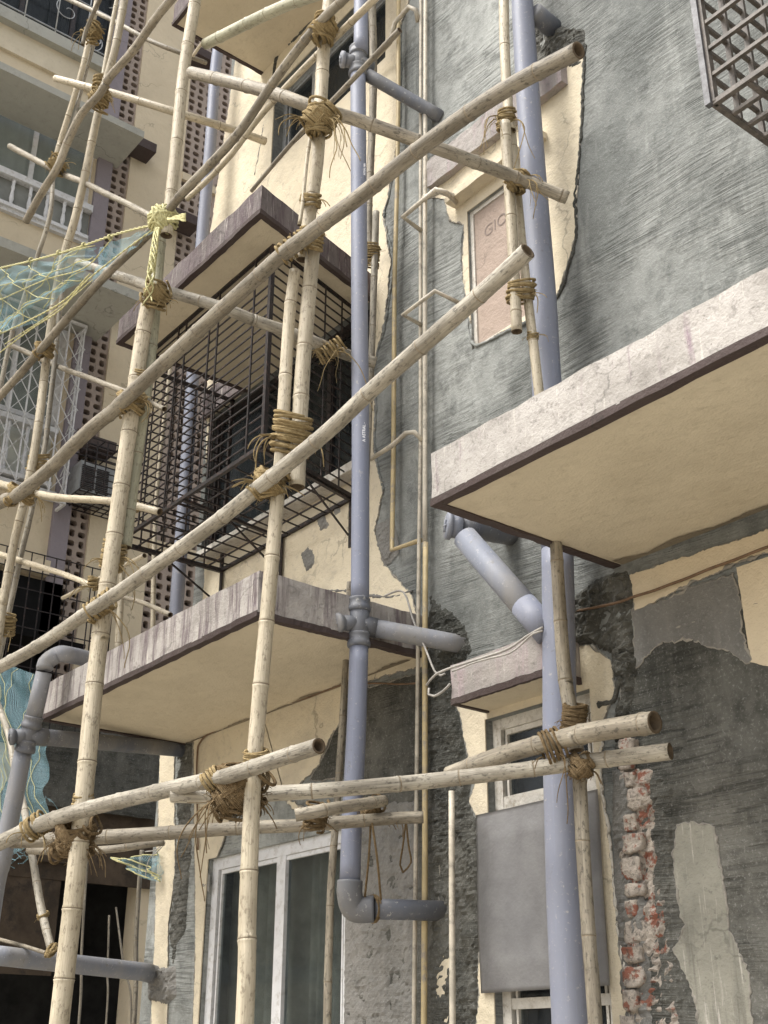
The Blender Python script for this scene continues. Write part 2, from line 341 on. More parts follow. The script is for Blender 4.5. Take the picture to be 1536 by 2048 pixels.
# ------------------------------------------------------------------ wall builders
def wall_cells(a0, a1, z0, z1, holes, put, step=None):
    As = sorted({a0, a1, *[h[0] for h in holes], *[h[1] for h in holes]}); Zs = sorted({z0, z1, *[h[2] for h in holes], *[h[3] for h in holes]})
    for i in range(len(As)-1):
        for k in range(len(Zs)-1):
            ca, cz = (As[i]+As[i+1])/2, (Zs[k]+Zs[k+1])/2
            if any(h[0] < ca < h[1] and h[2] < cz < h[3] for h in holes): continue
            put(As[i], As[i+1], Zs[k], Zs[k+1])
def wall_xz(bm, y, x0, x1, z0, z1, holes, dep=.22):
    def put(a, b, c, d): bm.faces.new([bm.verts.new(v) for v in ((a, y, c), (b, y, c), (b, y, d), (a, y, d))])
    wall_cells(x0, x1, z0, z1, holes, put)
    for a, b, c, d in holes:
        for q in (((a, y, c), (a, y, d), (a, y+dep, d), (a, y+dep, c)), ((b, y, c), (b, y+dep, c), (b, y+dep, d), (b, y, d)),
                  ((a, y, d), (b, y, d), (b, y+dep, d), (a, y+dep, d)), ((a, y, c), (a, y+dep, c), (b, y+dep, c), (b, y, c))):
            bm.faces.new([bm.verts.new(v) for v in q])
def wall_yz(bm, x, y0, y1, z0, z1, holes, dep=.22):
    def put(a, b, c, d): bm.faces.new([bm.verts.new(v) for v in ((x, a, c), (x, b, c), (x, b, d), (x, a, d))])
    wall_cells(y0, y1, z0, z1, holes, put)
    for a, b, c, d in holes:
        for q in (((x, a, c), (x, a, d), (x-dep, a, d), (x-dep, a, c)), ((x, b, c), (x-dep, b, c), (x-dep, b, d), (x, b, d)),
                  ((x, a, d), (x, b, d), (x-dep, b, d), (x-dep, a, d)), ((x, a, c), (x-dep, a, c), (x-dep, b, c), (x, b, c))):
            bm.faces.new([bm.verts.new(v) for v in q])
def jagline(P, amp, step=.02, seed=0):
    out = []; n = len(P)
    for i in range(n):
        a, b = P[i], P[(i+1) % n]; L = (b-a).length; k = max(1, int(L/step))
        d = (b-a).normalized() if L > 0 else Vector((1, 0)); nn = Vector((-d.y, d.x))
        for j in range(k):
            q = a+(b-a)*(j/k)
            v = noise.noise(Vector((q.x*7, q.y*7, seed)))*.8+noise.noise(Vector((q.x*24, q.y*24, seed)))*.6+abs(noise.noise(Vector((q.x*60, q.y*60, seed))))*.8-.3
            out.append(q+nn*(v*amp))
    return out
def patch(name, parent, pts, mat, y=YW, th=.01, amp=.02, seed=0, label=None, px=True, bevel=True):
    """irregular plaster layer standing th proud of the wall plane y"""
    P = [on(a, b, y=y) for a, b in pts] if px else [Vector((a, y, b)) for a, b in pts]
    P2 = jagline([Vector((p.x, p.z)) for p in P], amp, .011, seed)
    bm = bmesh.new()
    vs = [bm.verts.new((p.x, y-th, p.y)) for p in P2]
    f = bm.faces.new(vs); f.normal_update()
    bmesh.ops.triangulate(bm, faces=[f])
    xa, xb = min(p.x for p in P2), max(p.x for p in P2); za, zb = min(p.y for p in P2), max(p.y for p in P2)
    for hx0, hx1, hz0, hz1 in HOLES:
        if hx1 < xa or hx0 > xb or hz1 < za or hz0 > zb: continue
        for co, no in (((hx0, 0, 0), (1, 0, 0)), ((hx1, 0, 0), (1, 0, 0)), ((0, 0, hz0), (0, 0, 1)), ((0, 0, hz1), (0, 0, 1))):
            bmesh.ops.bisect_plane(bm, geom=bm.verts[:]+bm.edges[:]+bm.faces[:], plane_co=co, plane_no=no)
        kill = [q for q in bm.faces if hx0 < q.calc_center_median().x < hx1 and hz0 < q.calc_center_median().z < hz1]
        bmesh.ops.delete(bm, geom=kill, context='FACES')
    if amp > .004:
        b2 = bmesh.new(); LP = [Vector((p.x, y-th*.6, p.y))+Vector((noise.noise(Vector((p.x*60, p.y*60, 1)))*.006, 0, noise.noise(Vector((p.x*60, p.y*60, 7)))*.006)) for p in P2]
        run = []
        def flush(run):
            if len(run) > 6: tube(b2, run, [max(.0015, .003+.010*abs(noise.noise(q*17))*(.4+abs(noise.noise(q*5))*2.2)+.003*noise.noise(q*70)) for q in run], 5)
        for q in LP+[LP[0]]:
            if any(h_[0] < q.x < h_[1] and h_[2] < q.z < h_[3] for h_ in HOLES): flush(run); run = []
            else: run.append(q)
        flush(run)
        if len(b2.verts): fin('plaster_edge', b2, M['crumb'], parent, smooth=False)
        else: b2.free()
    f = None
    r = bmesh.ops.extrude_face_region(bm, geom=bm.faces[:]); 
    ev = [g for g in r['geom'] if isinstance(g, bmesh.types.BMVert)]
    bmesh.ops.translate(bm, verts=ev, vec=(0, th+.002, 0))
    bmesh.ops.triangulate(bm, faces=[q for q in bm.faces if len(q.verts) > 4])
    bmesh.ops.recalc_face_normals(bm, faces=bm.faces)
    return fin(name, bm, mat, parent, smooth=False, label=label)
def inside(p, poly):
    c = False; n = len(poly); j = n-1
    for i in range(n):
        a, b = poly[i], poly[j]
        if (a.y > p.y) != (b.y > p.y) and p.x < (b.x-a.x)*(p.y-a.y)/(b.y-a.y)+a.x: c = not c
        j = i
    return c
def distpoly(p, poly):
    best = 9
    for i in range(len(poly)):
        a, b = poly[i], poly[(i+1) % len(poly)]; ab = b-a; t = max(0, min(1, (p-a).dot(ab)/max(1e-9, ab.dot(ab))))
        best = min(best, (a+ab*t-p).length)
    return best
def rubble(name, parent, pts, mat, y=YW, amp=.04, cell=.016, seed=0, out=0.0, label=None, px=True, freq=1.0, hacks=False):
    """broken plaster: a displaced sheet that sinks into the wall along its edge"""
    P = [on(a, b, y=y) for a, b in pts] if px else [Vector((a, y, b)) for a, b in pts]
    poly = [Vector((p.x, p.z)) for p in P]
    x0, x1 = min(p.x for p in poly), max(p.x for p in poly); z0, z1 = min(p.y for p in poly), max(p.y for p in poly)
    bm = bmesh.new(); nx, nz = int((x1-x0)/cell)+2, int((z1-z0)/cell)+2; g = {}
    for i in range(nx):
        for k in range(nz):
            p = Vector((x0+i*cell, z0+k*cell)); ins = inside(p, poly); d = distpoly(p, poly)
            if not ins and d > .03: continue
            e = d if ins else -d
            n1 = noise.fractal(Vector((p.x*7*freq, p.y*7*freq, seed)), 1.0, 2.1, 5)
            n2 = abs(noise.noise(Vector((p.x*26*freq, p.y*26*freq, seed+5))))
            h = (n1*.6+n2*.9)*amp+out
            if hacks: h -= .012*max(0, .35-noise.cell_vector(Vector((p.x*14, p.y*14, 1))).x)*2
            k2 = max(-1, min(1, (e+.012)/.035)); h = h*max(0, k2) - .006*(1-max(0, k2)) + (.006 if k2 > .9 else 0)
            g[i, k] = bm.verts.new((p.x+noise.noise(Vector((p.x*40, p.y*40, 3)))*cell*.5, y-h, p.y+noise.noise(Vector((p.x*40, p.y*40, 9)))*cell*.5))
    for (i, k), v in list(g.items()):
        q = [g.get((i, k)), g.get((i+1, k)), g.get((i+1, k+1)), g.get((i, k+1))]
        if all(q): bm.faces.new(q)
    return fin(name, bm, mat, parent, smooth=False, label=label)
def rough_slab(bm, x0, x1, y0, y1, z0, z1, amp=.006, cell=.05, mi=0):
    """box with gently uneven faces and chipped upper edges"""
    def grid(fn, na, nb):
        vs = [[bm.verts.new(fn(i/na, k/nb)) for k in range(nb+1)] for i in range(na+1)]
        for i in range(na):
            for k in range(nb): bm.faces.new((vs[i][k], vs[i+1][k], vs[i+1][k+1], vs[i][k+1])).material_index = mi
    nx, ny, nz = [max(1, int(d/cell)) for d in (x1-x0, y1-y0, z1-z0)]
    D = lambda v: Vector(v)+Vector([noise.noise(Vector(v)*6+Vector((k*7, 0, 0)))*amp+noise.noise(Vector(v)*22+Vector((k*7, 0, 0)))*amp*.5 for k in range(3)])
    X = lambda t: x0+(x1-x0)*t
    Y = lambda t: y0+(y1-y0)*t
    Z = lambda t: z0+(z1-z0)*t
    grid(lambda a, b: D((X(a), y0, Z(b))), nx, nz); grid(lambda a, b: D((X(1-a), y1, Z(b))), nx, nz)
    grid(lambda a, b: D((x0, Y(1-a), Z(b))), ny, nz); grid(lambda a, b: D((x1, Y(a), Z(b))), ny, nz)
    grid(lambda a, b: D((X(a), Y(b), z1)), nx, ny); grid(lambda a, b: D((X(a), Y(1-b), z0)), nx, ny)
    bmesh.ops.remove_doubles(bm, verts=bm.verts, dist=.0005)
# ================================================================== NEAR BUILDING
A = root('apartment_building', (-4, YW, 0), 'near apartment block with grey combed cement walls, flaking cream plaster and projecting slab canopies', 'building')
H_bath = (-4.68, -3.92, 1.2, 3.30); H_big = (-7.50, -5.90, .9, 2.90); H_small = (-4.69, -4.08, 5.64, 6.70)
H_gr = (-7.93, -5.72, 5.28, 6.565); H_up = (-7.16, -5.55, 8.72, 9.62); H_right = (-1.9, -.7, 5.5, 7.4)
HOLES = [H_bath, H_big, H_small, H_gr, H_up, H_right]
bm = bmesh.new()
wall_xz(bm, YW, -8.0, 3.0, 0, 15, [H_bath, H_big, H_small, H_gr, H_up, H_right])
wall_xz(bm, YW, -8.34, -8.0, 0, 3.72, [])
for q in (((-8.0, YW, 3.8), (-8.0, YW, 15), (-8.0, 7.6, 15), (-8.0, 7.6, 3.8)), ((-8.34, YW, 0), (-8.34, YW, 3.72), (-8.34, 7.6, 3.72), (-8.34, 7.6, 0)),
          ((3, YW, 0), (3, 9, 0), (3, 9, 15), (3, YW, 15)), ((-8.34, YW, 3.72), (-8.0, YW, 3.72), (-8.0, 7.6, 3.72), (-8.34, 7.6, 3.72)), ((-8.0, YW, 15), (3, YW, 15), (3, 9, 15), (-8.0, 9, 15))):
    bm.faces.new([bm.verts.new(v) for v in q])
bmesh.ops.recalc_face_normals(bm, faces=bm.faces)
fin('wall', bm, M['cement'], A, smooth=False)
# --- canopies (slab, soffit, maroon drip edge)
def canopy(x0, x1, y0, z0, z1, mat, edge=.05, name='canopy', sof=None, drip='maroon', lab=None, y1=YW):
    bm = bmesh.new(); rough_slab(bm, x0, x1, y0, y1, z0, z1, .007)
    c = fin(name, bm, mat, A, smooth=False, label=lab)
    bm = bmesh.new(); e = edge
    box(bm, x0-.004, x1+.004, y0-.004, y0+e, z0-.030, z0+.004); box(bm, x0-.004, x0+e, y0+e, y1, z0-.030, z0+.004); box(bm, x1-e, x1+.004, y0+e, y1, z0-.030, z0+.004)
    bmesh.ops.subdivide_edges(bm, edges=[q for q in bm.edges if q.calc_length() > .3], cuts=40)
    for v in bm.verts: v.co += noise.noise_vector(v.co*11)*.005+noise.noise_vector(v.co*37)*.003
    fin('drip_edge', bm, M[drip], c, smooth=False)
    bm = bmesh.new(); rough_slab(bm, x0+e+.001, x1-e-.001, y0+e+.001, y1, z0-.021, z0-.007, .002, .1)
    fin('soffit', bm, sof or M['soffit'], c, smooth=False)
    return c
canopy(-3.71, 1.2, 3.2, 3.90, 4.13, M['fascia'], .045, lab='wide canopy with pale pinkish fascia and dark lower edge')
canopy(-7.97, -5.20, 3.25, 3.81, 4.04, M['fascia_l'], .045, lab='ground floor canopy with purple streaked fascia')
cm = canopy(-7.36, -5.38, 3.24, 6.58, 6.77, M['fascia_m'], .04, lab='dark purple canopy over the caged window')
canopy(-7.40, -5.2, 3.45, 9.99, 10.2, M['fascia_m'], .03, lab='uppermost canopy with pale underside')
c = canopy(-4.66, -3.97, 4.14, 3.36, 3.55, M['fascia_s'], .02, 'window_canopy', drip='maroon', lab='small pinkish canopy over the narrow window')
bm = bmesh.new(); rough_slab(bm, -5.02, -3.75, 4.335, YW, 7.08, 7.30, .012); fin('window_canopy', bm, M['fascia_s'], A, smooth=False, label='small cream canopy half buried in cement')
bm = bmesh.new(); rough_slab(bm, -4.8, -3.95, 4.3, YW, 6.79, 6.84, .006); fin('lintel', bm, M['cream'], A, smooth=False)
for (x0, x1, zz, sd) in ((-3.65, -1.6, 3.875, 5), (-7.9, -5.3, 3.785, 9)):
    bm = bmesh.new(); n = int((x1-x0)/.03); a = []
    for i in range(n+1):
        x = x0+(x1-x0)*i/n; wv = .02+.09*abs(noise.noise(Vector((x*2.3, sd, 0))))+.03*abs(noise.noise(Vector((x*13, sd, 0))))
        a.append([bm.verts.new((x, YW+.01, zz)), bm.verts.new((x, YW-wv, zz))])
    for i in range(n): bm.faces.new((a[i][0], a[i+1][0], a[i+1][1], a[i][1]))
    fin('damp_stain', bm, M['stain'], A, smooth=False)
bm = bmesh.new(); rough_slab(bm, -8.0, -7.365, 4.34, YW, 6.566, 6.80, .004); fin('shade_band', bm, M['fascia_m'], A, smooth=False)  # dark band added to darken sunlit wall seen through the cage
def skew(o, x0, x1, y0, amt):
    w_ = wloc(o)
    for v in o.data.vertices:
        X_, Y_ = v.co.x+w_.x, v.co.y+w_.y; v.co.x -= amt*max(0, min(1.1, (X_-x0)/(x1-x0)))*max(0, Y_-y0)/(YW-y0)
for o in [cm]+list(cm.children): skew(o, -7.36, -5.38, 3.24, .32)
# --- cream plaster left on the wall
Wc = M['cream']
patch('cream_plaster', A, [(395, 1480), (410, 1150), (420, 480), (462, 190), (500, -60), (840, -60), (800, 60), (800, 150), (796, 280), (778, 390), (768, 430), (784, 520), (772, 640), (745, 740), (752, 800), (750, 900), (768, 980), (752, 1060), (770, 1130), (800, 1165), (826, 1190), (860, 1330), (700, 1372), (688, 1440), (662, 1470), (642, 1530), (608, 1562), (575, 1600), (700, 1655), (700, 1690)], Wc, amp=.018, seed=1)
# (the ground floor part of it)
patch('cream_plaster', A, [(388, 1475), (520, 1425), (520, 1500), (460, 1640), (445, 1690), (432, 1720), (410, 2040), (404, 2240), (380, 2240), (392, 1900)], Wc, y=YW-.011, th=.006, amp=.006, seed=2)
patch('cream_plaster', A, [(322, 1500), (350, 1500), (352, 1750), (338, 1850), (336, 2240), (296, 2240), (312, 1850)], Wc, amp=.012, seed=3)
patch('cream_plaster', A, [(858, 320), (1168, 100), (1160, 300), (1150, 480), (1128, 560), (1105, 620), (1060, 640), (950, 690), (925, 560), (928, 450), (900, 442), (888, 400), (862, 395)], Wc, th=.006, amp=.012, seed=4)
patch('cream_plaster', A, [(900, 1392), (935, 1405), (1100, 1300), (1180, 1290), (1222, 1320), (1232, 1380), (1208, 1440), (1204, 1560), (1222, 1700), (1236, 1850), (1250, 1950), (1275, 2200), (950, 2200), (958, 1990), (964, 1660), (940, 1600), (952, 1560), (934, 1500), (922, 1430)], Wc, th=.008, amp=.014, seed=5)
patch('cream_plaster', A, [(870, 1862), (922, 1852), (925, 1885), (905, 1905), (903, 2200), (874, 2200), (876, 1900)], Wc, th=.012, amp=.01, seed=6)
patch('cream_plaster', A, [(1262, 1150), (1600, 1040), (1620, 1080), (1470, 1128), (1350, 1185), (1272, 1222)], M['cream_far'], th=.012, amp=.012, seed=7)
patch('cream_plaster', A, [(1474, 1135), (1640, 1080), (1640, 1360), (1503, 1325), (1488, 1220)], M['cream_far'], th=.008, amp=.004, seed=8)
patch('pale_cement', A, [(1355, 1650), (1385, 1640), (1430, 1655), (1445, 1740), (1462, 1850), (1500, 1960), (1520, 2200), (1400, 2200), (1392, 2000), (1352, 1900), (1368, 1850), (1350, 1740)], M['pale_streak'], th=.008, amp=.02, seed=9)
patch('pale_cement', A, [(1268, 1222), (1470, 1145), (1500, 1325), (1440, 1300), (1380, 1278), (1320, 1290), (1268, 1340)], M['cement_smooth'], th=.009, amp=.02, seed=10)
# lower wall: darker cement, weaker skylight below the canopies put into its colour
patch('lower_cement', A, [(700, 1385), (860, 1340), (880, 1300), (880, 2240), (690, 2240), (700, 1700), (690, 1560), (620, 1560), (655, 1500)], M['cement_dark'], th=.004, amp=.01, seed=11)
patch('lower_cement', A, [(1238, 1290), (1700, 1150), (1700, 2240), (1290, 2240), (1270, 1900), (1252, 1600)], M['cement_dark'], th=.004, amp=.01, seed=12)
# damage, plus dark patches painted for shaded corner recesses
rubble('rough_plaster_and_shade', A, [(858, 1290), (900, 1330), (915, 1420), (930, 1500), (945, 1560), (936, 1600), (962, 1660), (964, 1850), (950, 2200), (862, 2200)], M['cement_dark'], amp=.035, seed=2, out=.008)  # crumbled plaster; its left part's dark stands in for the corner recess shadow
rubble('rough_plaster_and_shade', A, [(1140, 1205), (1190, 1160), (1250, 1140), (1272, 1170), (1262, 1240), (1275, 1330), (1262, 1420), (1252, 1540), (1236, 1560), (1228, 1440), (1240, 1380), (1222, 1310), (1180, 1285), (1150, 1290)], M['cement_dark'], amp=.06, seed=4, out=.006)
rubble('rough_plaster_and_shade', A, [(1225, 1540), (1262, 1540), (1290, 1700), (1300, 1900), (1320, 2200), (1268, 2200), (1240, 1950), (1226, 1750)], M['cement_smooth'], amp=.03, seed=7, out=.008)
rubble('rough_plaster_and_shade', A, [(694, 1600), (842, 1600), (838, 2200), (688, 2200), (690, 1800)], M['cement_smooth'], amp=.016, seed=9, out=.004, freq=1.7, hacks=True)
rubble('rough_plaster_and_shade', A, [(1060, 40), (1170, 60), (1168, 130), (1120, 150), (1092, 210), (1062, 200)], M['cement_dark'], amp=.04, seed=12, out=.0)
rubble('rough_plaster_and_shade', A, [(860, 1190), (930, 1250), (945, 1300), (900, 1360), (850, 1340)], M['cement_dark'], amp=.04, seed=14, out=.004)
rubble('rough_plaster_and_shade', A, [(352, 1490), (386, 1480), (384, 1700), (372, 1860), (345, 1930), (338, 1860), (354, 1700)], M['cement_dark'], amp=.03, seed=17)  # dark strip painted for the shaded groove at the wall corner
rubble('rough_plaster_and_shade', A, [(300, 1935), (350, 1935), (352, 1990), (335, 2010), (300, 2000)], M['cement_smooth'], amp=.05, seed=19, out=.02)
for k_, pts in enumerate(([(600, 1108), (616, 1090), (626, 1100), (632, 1128), (612, 1146), (606, 1130)], [(628, 1034), (650, 1024), (660, 1052), (640, 1066)], [(752, 1052), (780, 1040), (795, 1100), (770, 1130), (752, 1095)], [(664, 1010), (676, 1004), (684, 1024), (670, 1032)], [(402, 1760), (414, 1750), (416, 1775), (404, 1785)])):
    rubble('chipped_spot', A, pts, M['cement_smooth'], y=YW-.011, amp=.012, cell=.012, seed=40+k_, freq=1.6)
# ragged lips where new cement was stopped against the old plaster
def lip(pts, r, mat, seed):
    bm = bmesh.new(); P = spline([on(a, b, y=YW-.004) for a, b in pts], .018)
    P = [p+Vector((noise.noise(p*25+Vector((seed, 0, 0)))*.014, 0, noise.noise(p*25+Vector((0, seed, 0)))*.012)) for p in P]
    tube(bm, P, [r*(.6+.9*abs(noise.noise(p*33))+.3*noise.noise(p*9)) for p in P], 6)
    fin('plaster_edge', bm, mat, A, smooth=False)
lip([(1170, 90), (1165, 200), (1160, 300), (1150, 400), (1152, 470), (1130, 560), (1108, 610)], .011, M['cement_dark'], 1)
lip([(1066, 640), (1010, 665), (955, 690), (938, 672)], .014, M['cement'], 2)
lip([(926, 450), (922, 520), (930, 600), (940, 680)], .008, M['cement'], 3)
lip([(800, -20), (802, 150), (798, 280), (778, 390), (768, 440), (786, 520), (772, 640), (745, 745), (752, 800), (750, 900), (768, 980)], .010, M['cement'], 4)
lip([(510, 350), (520, 300), (528, 250)], .012, M['cement'], 5)
lip([(548, 155), (560, 105), (600, 70), (640, 20), (660, 0)], .025, M['cement_dark'], 6)
lip([(500, 1155), (560, 1165), (640, 1180), (700, 1182), (770, 1195), (826, 1182)], .012, M['cement_smooth'], 7)
lip([(1205, 1440), (1203, 1560), (1222, 1700), (1236, 1850), (1252, 1960), (1262, 2060)], .010, M['whitewood'], 8)
lip([(1200, 1410), (1225, 1400), (1240, 1350), (1228, 1310)], .02, M['cement_dark'], 9)
# exposed brick strip beside the narrow window: painted brick ends in a raw channel
b = MatB('raw_brick_edge', .9, .1)
n1 = b.noise(b.pos, 11, 5, .7); n2 = b.noise(b.pos, 30, 5, .75); n3 = b.noise(b.mapv((1, 1, 1), loc=(5, 0, 0)), 17, 4, .7)
c = b.mix(b.ramp(n3, [(.3, 0.0), (.7, 1.0)]), (.40, .355, .30), (.27, .24, .21))
c = b.mix(b.math('MULTIPLY', b.ramp(n1, [(.525, 0.0), (.57, 1.0)]), .9), c, (.21, .075, .048))
c = b.mix(b.math('MULTIPLY', b.ramp(n2, [(.50, 0.0), (.64, 1.0)]), .8), c, (.09, .08, .07))
b.bump(n2, .012); b.bump(n1, .012); M['rawbrick'] = b.col(c)
rubble('rough_plaster_and_shade', A, [(1296, 1540), (1352, 1560), (1350, 1700), (1348, 1850), (1368, 1960), (1385, 2200), (1330, 2200), (1312, 1900), (1300, 1700)], M['cement_dark'], amp=.02, seed=23, out=.002)
rubble('raw_channel', A, [(1236, 1530), (1308, 1530), (1334, 1800), (1362, 2000), (1375, 2200), (1262, 2200), (1250, 1900), (1238, 1700)], M['rawbrick'], amp=.035, seed=31, out=-.002)
bm = bmesh.new(); z = 1.0
while z < 2.98:
    h = rnd.uniform(.065, .125)
    xc = -3.665-(2.95-z)*.10
    if True:
        xa = xc-.05+rnd.uniform(-.022, .02); wd = rnd.uniform(.065, .135); d = rnd.uniform(.02, .05)
        b2 = bmesh.new(); box(b2, xa, xa+wd, YW-d, YW+.02, z, z+h-.012)
        bmesh.ops.subdivide_edges(b2, edges=b2.edges[:], cuts=6, use_grid_fill=True)
        cx, cz = xa+wd/2, z+h/2
        for v in b2.verts:
            q = v.co.copy(); ex = abs(q.x-cx)/(wd/2); ez = abs(q.z-cz)/(h/2)
            k_ = max(0, ex**4+ez**4-.7)
            v.co = q+Vector((-(q.x-cx)*.12*k_, .018*k_, -(q.z-cz)*.12*k_))+noise.noise_vector(q*9)*.014+noise.noise_vector(q*24)*.008+noise.noise_vector(q*60)*.004
        me = bpy.data.meshes.new('t'); b2.to_mesh(me); bm.from_mesh(me); bpy.data.meshes.remove(me); b2.free()
    z += h
fin('exposed_brick', bm, M['rawbrick'], A, smooth=True)
# --- windows of the near building
def window(parent, x0, x1, z0, z1, y, fw, fmat, verts=(), hors=(), curtain=None, glass='glass', lab=None, sash=.03, name='window', sill=None):
    bm = bmesh.new(); d = .05
    box(bm, x0, x0+fw, y, y+d, z0, z1); box(bm, x1-fw, x1, y, y+d, z0, z1)
    box(bm, x0+fw, x1-fw, y+.001, y+d, z1-fw, z1); box(bm, x0+fw, x1-fw, y+.001, y+d, z0, z0+fw)
    for v, w_ in verts: box(bm, v-w_/2, v+w_/2, y+.003, y+d-.002, z0+fw, z1-fw)
    for v, w_ in hors: box(bm, x0+fw, x1-fw, y+.005, y+d-.004, v-w_/2, v+w_/2)
    wn = fin(name, bm, fmat, parent, smooth=False, label=lab)
    # thin inner sash lines
    bm = bmesh.new(); xs = [x0+fw]+[v for v, _ in verts]+[x1-fw]
    for i in range(len(xs)-1):
        a, b = xs[i]+.022, xs[i+1]-.022
        for q in ((a, a+sash*.5, z0+fw, z1-fw), (b-sash*.5, b, z0+fw, z1-fw), (a+sash*.5, b-sash*.5, z1-fw-sash, z1-fw-.002), (a+sash*.5, b-sash*.5, z0+fw+.002, z0+fw+sash)): box(bm, q[0], q[1], y+.012, y+d-.006, q[2], q[3])
    fin('sash', bm, fmat, wn, smooth=False)
    bm = bmesh.new(); box(bm, x0+fw*.5, x1-fw*.5, y+.028, y+.032, z0+fw*.5, z1-fw*.5); fin('pane', bm, M[glass], wn, smooth=False)
    if curtain:
        bm = bmesh.new(); n = int((x1-x0)/.02); vs = []
        for i in range(n+1):
            x = x0+(x1-x0)*i/n; yy = y+.16+.028*math.sin(i*1.05+math.sin(i*.23)*3)+.01*math.sin(i*.31)
            vs.append([bm.verts.new((x, yy, z0)), bm.verts.new((x+.01*math.sin(i), yy+.01, z1))])
        for i in range(n): bm.faces.new((vs[i][0], vs[i+1][0], vs[i+1][1], vs[i][1]))
        fin('curtain', bm, M[curtain], wn)
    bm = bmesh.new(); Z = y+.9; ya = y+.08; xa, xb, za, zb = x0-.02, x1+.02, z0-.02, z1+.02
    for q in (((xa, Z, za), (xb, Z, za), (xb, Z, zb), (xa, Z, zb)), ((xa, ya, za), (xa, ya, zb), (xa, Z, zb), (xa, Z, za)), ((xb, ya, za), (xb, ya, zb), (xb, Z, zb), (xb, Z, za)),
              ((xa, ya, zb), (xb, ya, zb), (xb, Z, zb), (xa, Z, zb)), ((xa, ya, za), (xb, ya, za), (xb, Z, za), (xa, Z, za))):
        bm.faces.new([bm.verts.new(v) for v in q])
    fin('dark_room', bm, M['unlit_room'], wn, smooth=False)
    return wn
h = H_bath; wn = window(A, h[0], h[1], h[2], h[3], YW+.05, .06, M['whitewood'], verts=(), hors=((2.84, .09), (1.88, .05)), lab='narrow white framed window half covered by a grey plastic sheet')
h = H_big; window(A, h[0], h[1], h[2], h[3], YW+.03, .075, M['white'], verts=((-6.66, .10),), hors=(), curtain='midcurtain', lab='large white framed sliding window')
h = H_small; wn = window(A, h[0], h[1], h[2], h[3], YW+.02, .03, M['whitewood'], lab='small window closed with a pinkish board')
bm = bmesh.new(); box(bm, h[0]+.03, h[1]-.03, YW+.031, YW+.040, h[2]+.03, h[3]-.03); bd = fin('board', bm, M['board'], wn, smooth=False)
h = H_gr; window(A, h[0], h[1], h[2], h[3], YW+.06, .05, M['iron'], verts=((-6.9, .05), (-6.3, .05)), curtain='unlit_room', lab='dark framed window behind the iron cage')
h = H_up; window(A, h[0], h[1], h[2], h[3], YW+.1, .05, M['alu'], verts=((-6.7, .05), (-6.1, .04)), curtain='unlit_room', lab='grey framed upper window')
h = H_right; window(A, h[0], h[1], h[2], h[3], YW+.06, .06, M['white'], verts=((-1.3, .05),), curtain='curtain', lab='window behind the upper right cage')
# window sill ledge under caged window
bm = bmesh.new(); rough_slab(bm, -7.8, -5.72, 4.28, YW, 5.20, 5.26, .004); fin('sill', bm, M['whitewood'], A, smooth=False)
def text_mesh(s, size):
    cu = bpy.data.curves.new('t', 'FONT'); cu.body = s; cu.size = size; cu.extrude = .0006; cu.align_x = 'CENTER'
    o = bpy.data.objects.new('t', cu); COL.objects.link(o); bpy.context.view_layer.update()
    me = bpy.data.meshes.new_from_object(o.evaluated_get(bpy.context.evaluated_depsgraph_get())); bm = bmesh.new(); bm.from_mesh(me)
    bpy.data.objects.remove(o); bpy.data.meshes.remove(me); return bm
# faint arched lettering on the board
bm = text_mesh('GION', .12)
for v in bm.verts: x = v.co.x; v.co.y += -.35*x*x
bmesh.ops.transform(bm, matrix=Matrix.Translation((-4.42, YW+.029, 6.44)) @ Matrix.Rotation(math.pi/2, 4, 'X'), verts=bm.verts)
fin('lettering', bm, M['inkgrey'], wn, smooth=False)
# grey plastic sheet tied over the narrow window
bm = bmesh.new(); x0, x1, z0, z1 = -4.75, -3.90, 1.93, 2.80; nx, nz = 40, 40; g = []
for i in range(nx+1):
    for k in range(nz+1):
        x = x0+(x1-x0)*i/nx; z = z0+(z1-z0)*k/nz; e = min(i, nx-i, k, nz-k)/6
        y = YW-.03-.02*min(1, e)+.005*math.sin(x*9+z*4)+.01*noise.noise(Vector((x*6, z*2, 0)))
        g.append(bm.verts.new((x, y, z)))
for i in range(nx):
    for k in range(nz): bm.faces.new((g[i*(nz+1)+k], g[(i+1)*(nz+1)+k], g[(i+1)*(nz+1)+k+1], g[i*(nz+1)+k+1]))
bmesh.ops.solidify(bm, geom=bm.faces[:], thickness=.01)
fin('plastic_sheet', bm, M['sheet'], None, label='grey translucent plastic sheet fixed over the narrow ground floor window', cat='sheet', base=(-4.3, YW, 1.93))
# ================================================================== FAR WING
B = root('apartment_wing', (XB, 4, 0), 'far cream apartment wing with balconies, mauve pillar and brick lattice strips', 'building')
bm = bmesh.new()
HB = [(1.2, 4.72, 11.45, 12.5), (1.2, 4.70, 7.45, 10.02), (1.0, 4.9, 4.6, 6.35), (4.95, 5.20, 4.5, 15.4), (5.96, 6.75, 4.5, 15.6), (2.0, 6.2, 0.0, 3.7), (1.2, 4.85, 13.9, 15.9)]
wall_yz(bm, XB, -3, 8.0, 0, 18, HB, .25)
fin('wall', bm, M['cream_far'], B, smooth=False)
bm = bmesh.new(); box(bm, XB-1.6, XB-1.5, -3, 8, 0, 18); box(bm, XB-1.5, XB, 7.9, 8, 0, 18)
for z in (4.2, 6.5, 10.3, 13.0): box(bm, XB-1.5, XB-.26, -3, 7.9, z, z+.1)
fin('rear_wall', bm, M['unlit_room'], B, smooth=False)
bm = bmesh.new(); box(bm, XB-.2, XB+.06, 4.74, 4.94, 4.4, 18); fin('pillar', bm, M['purple'], B, smooth=False)
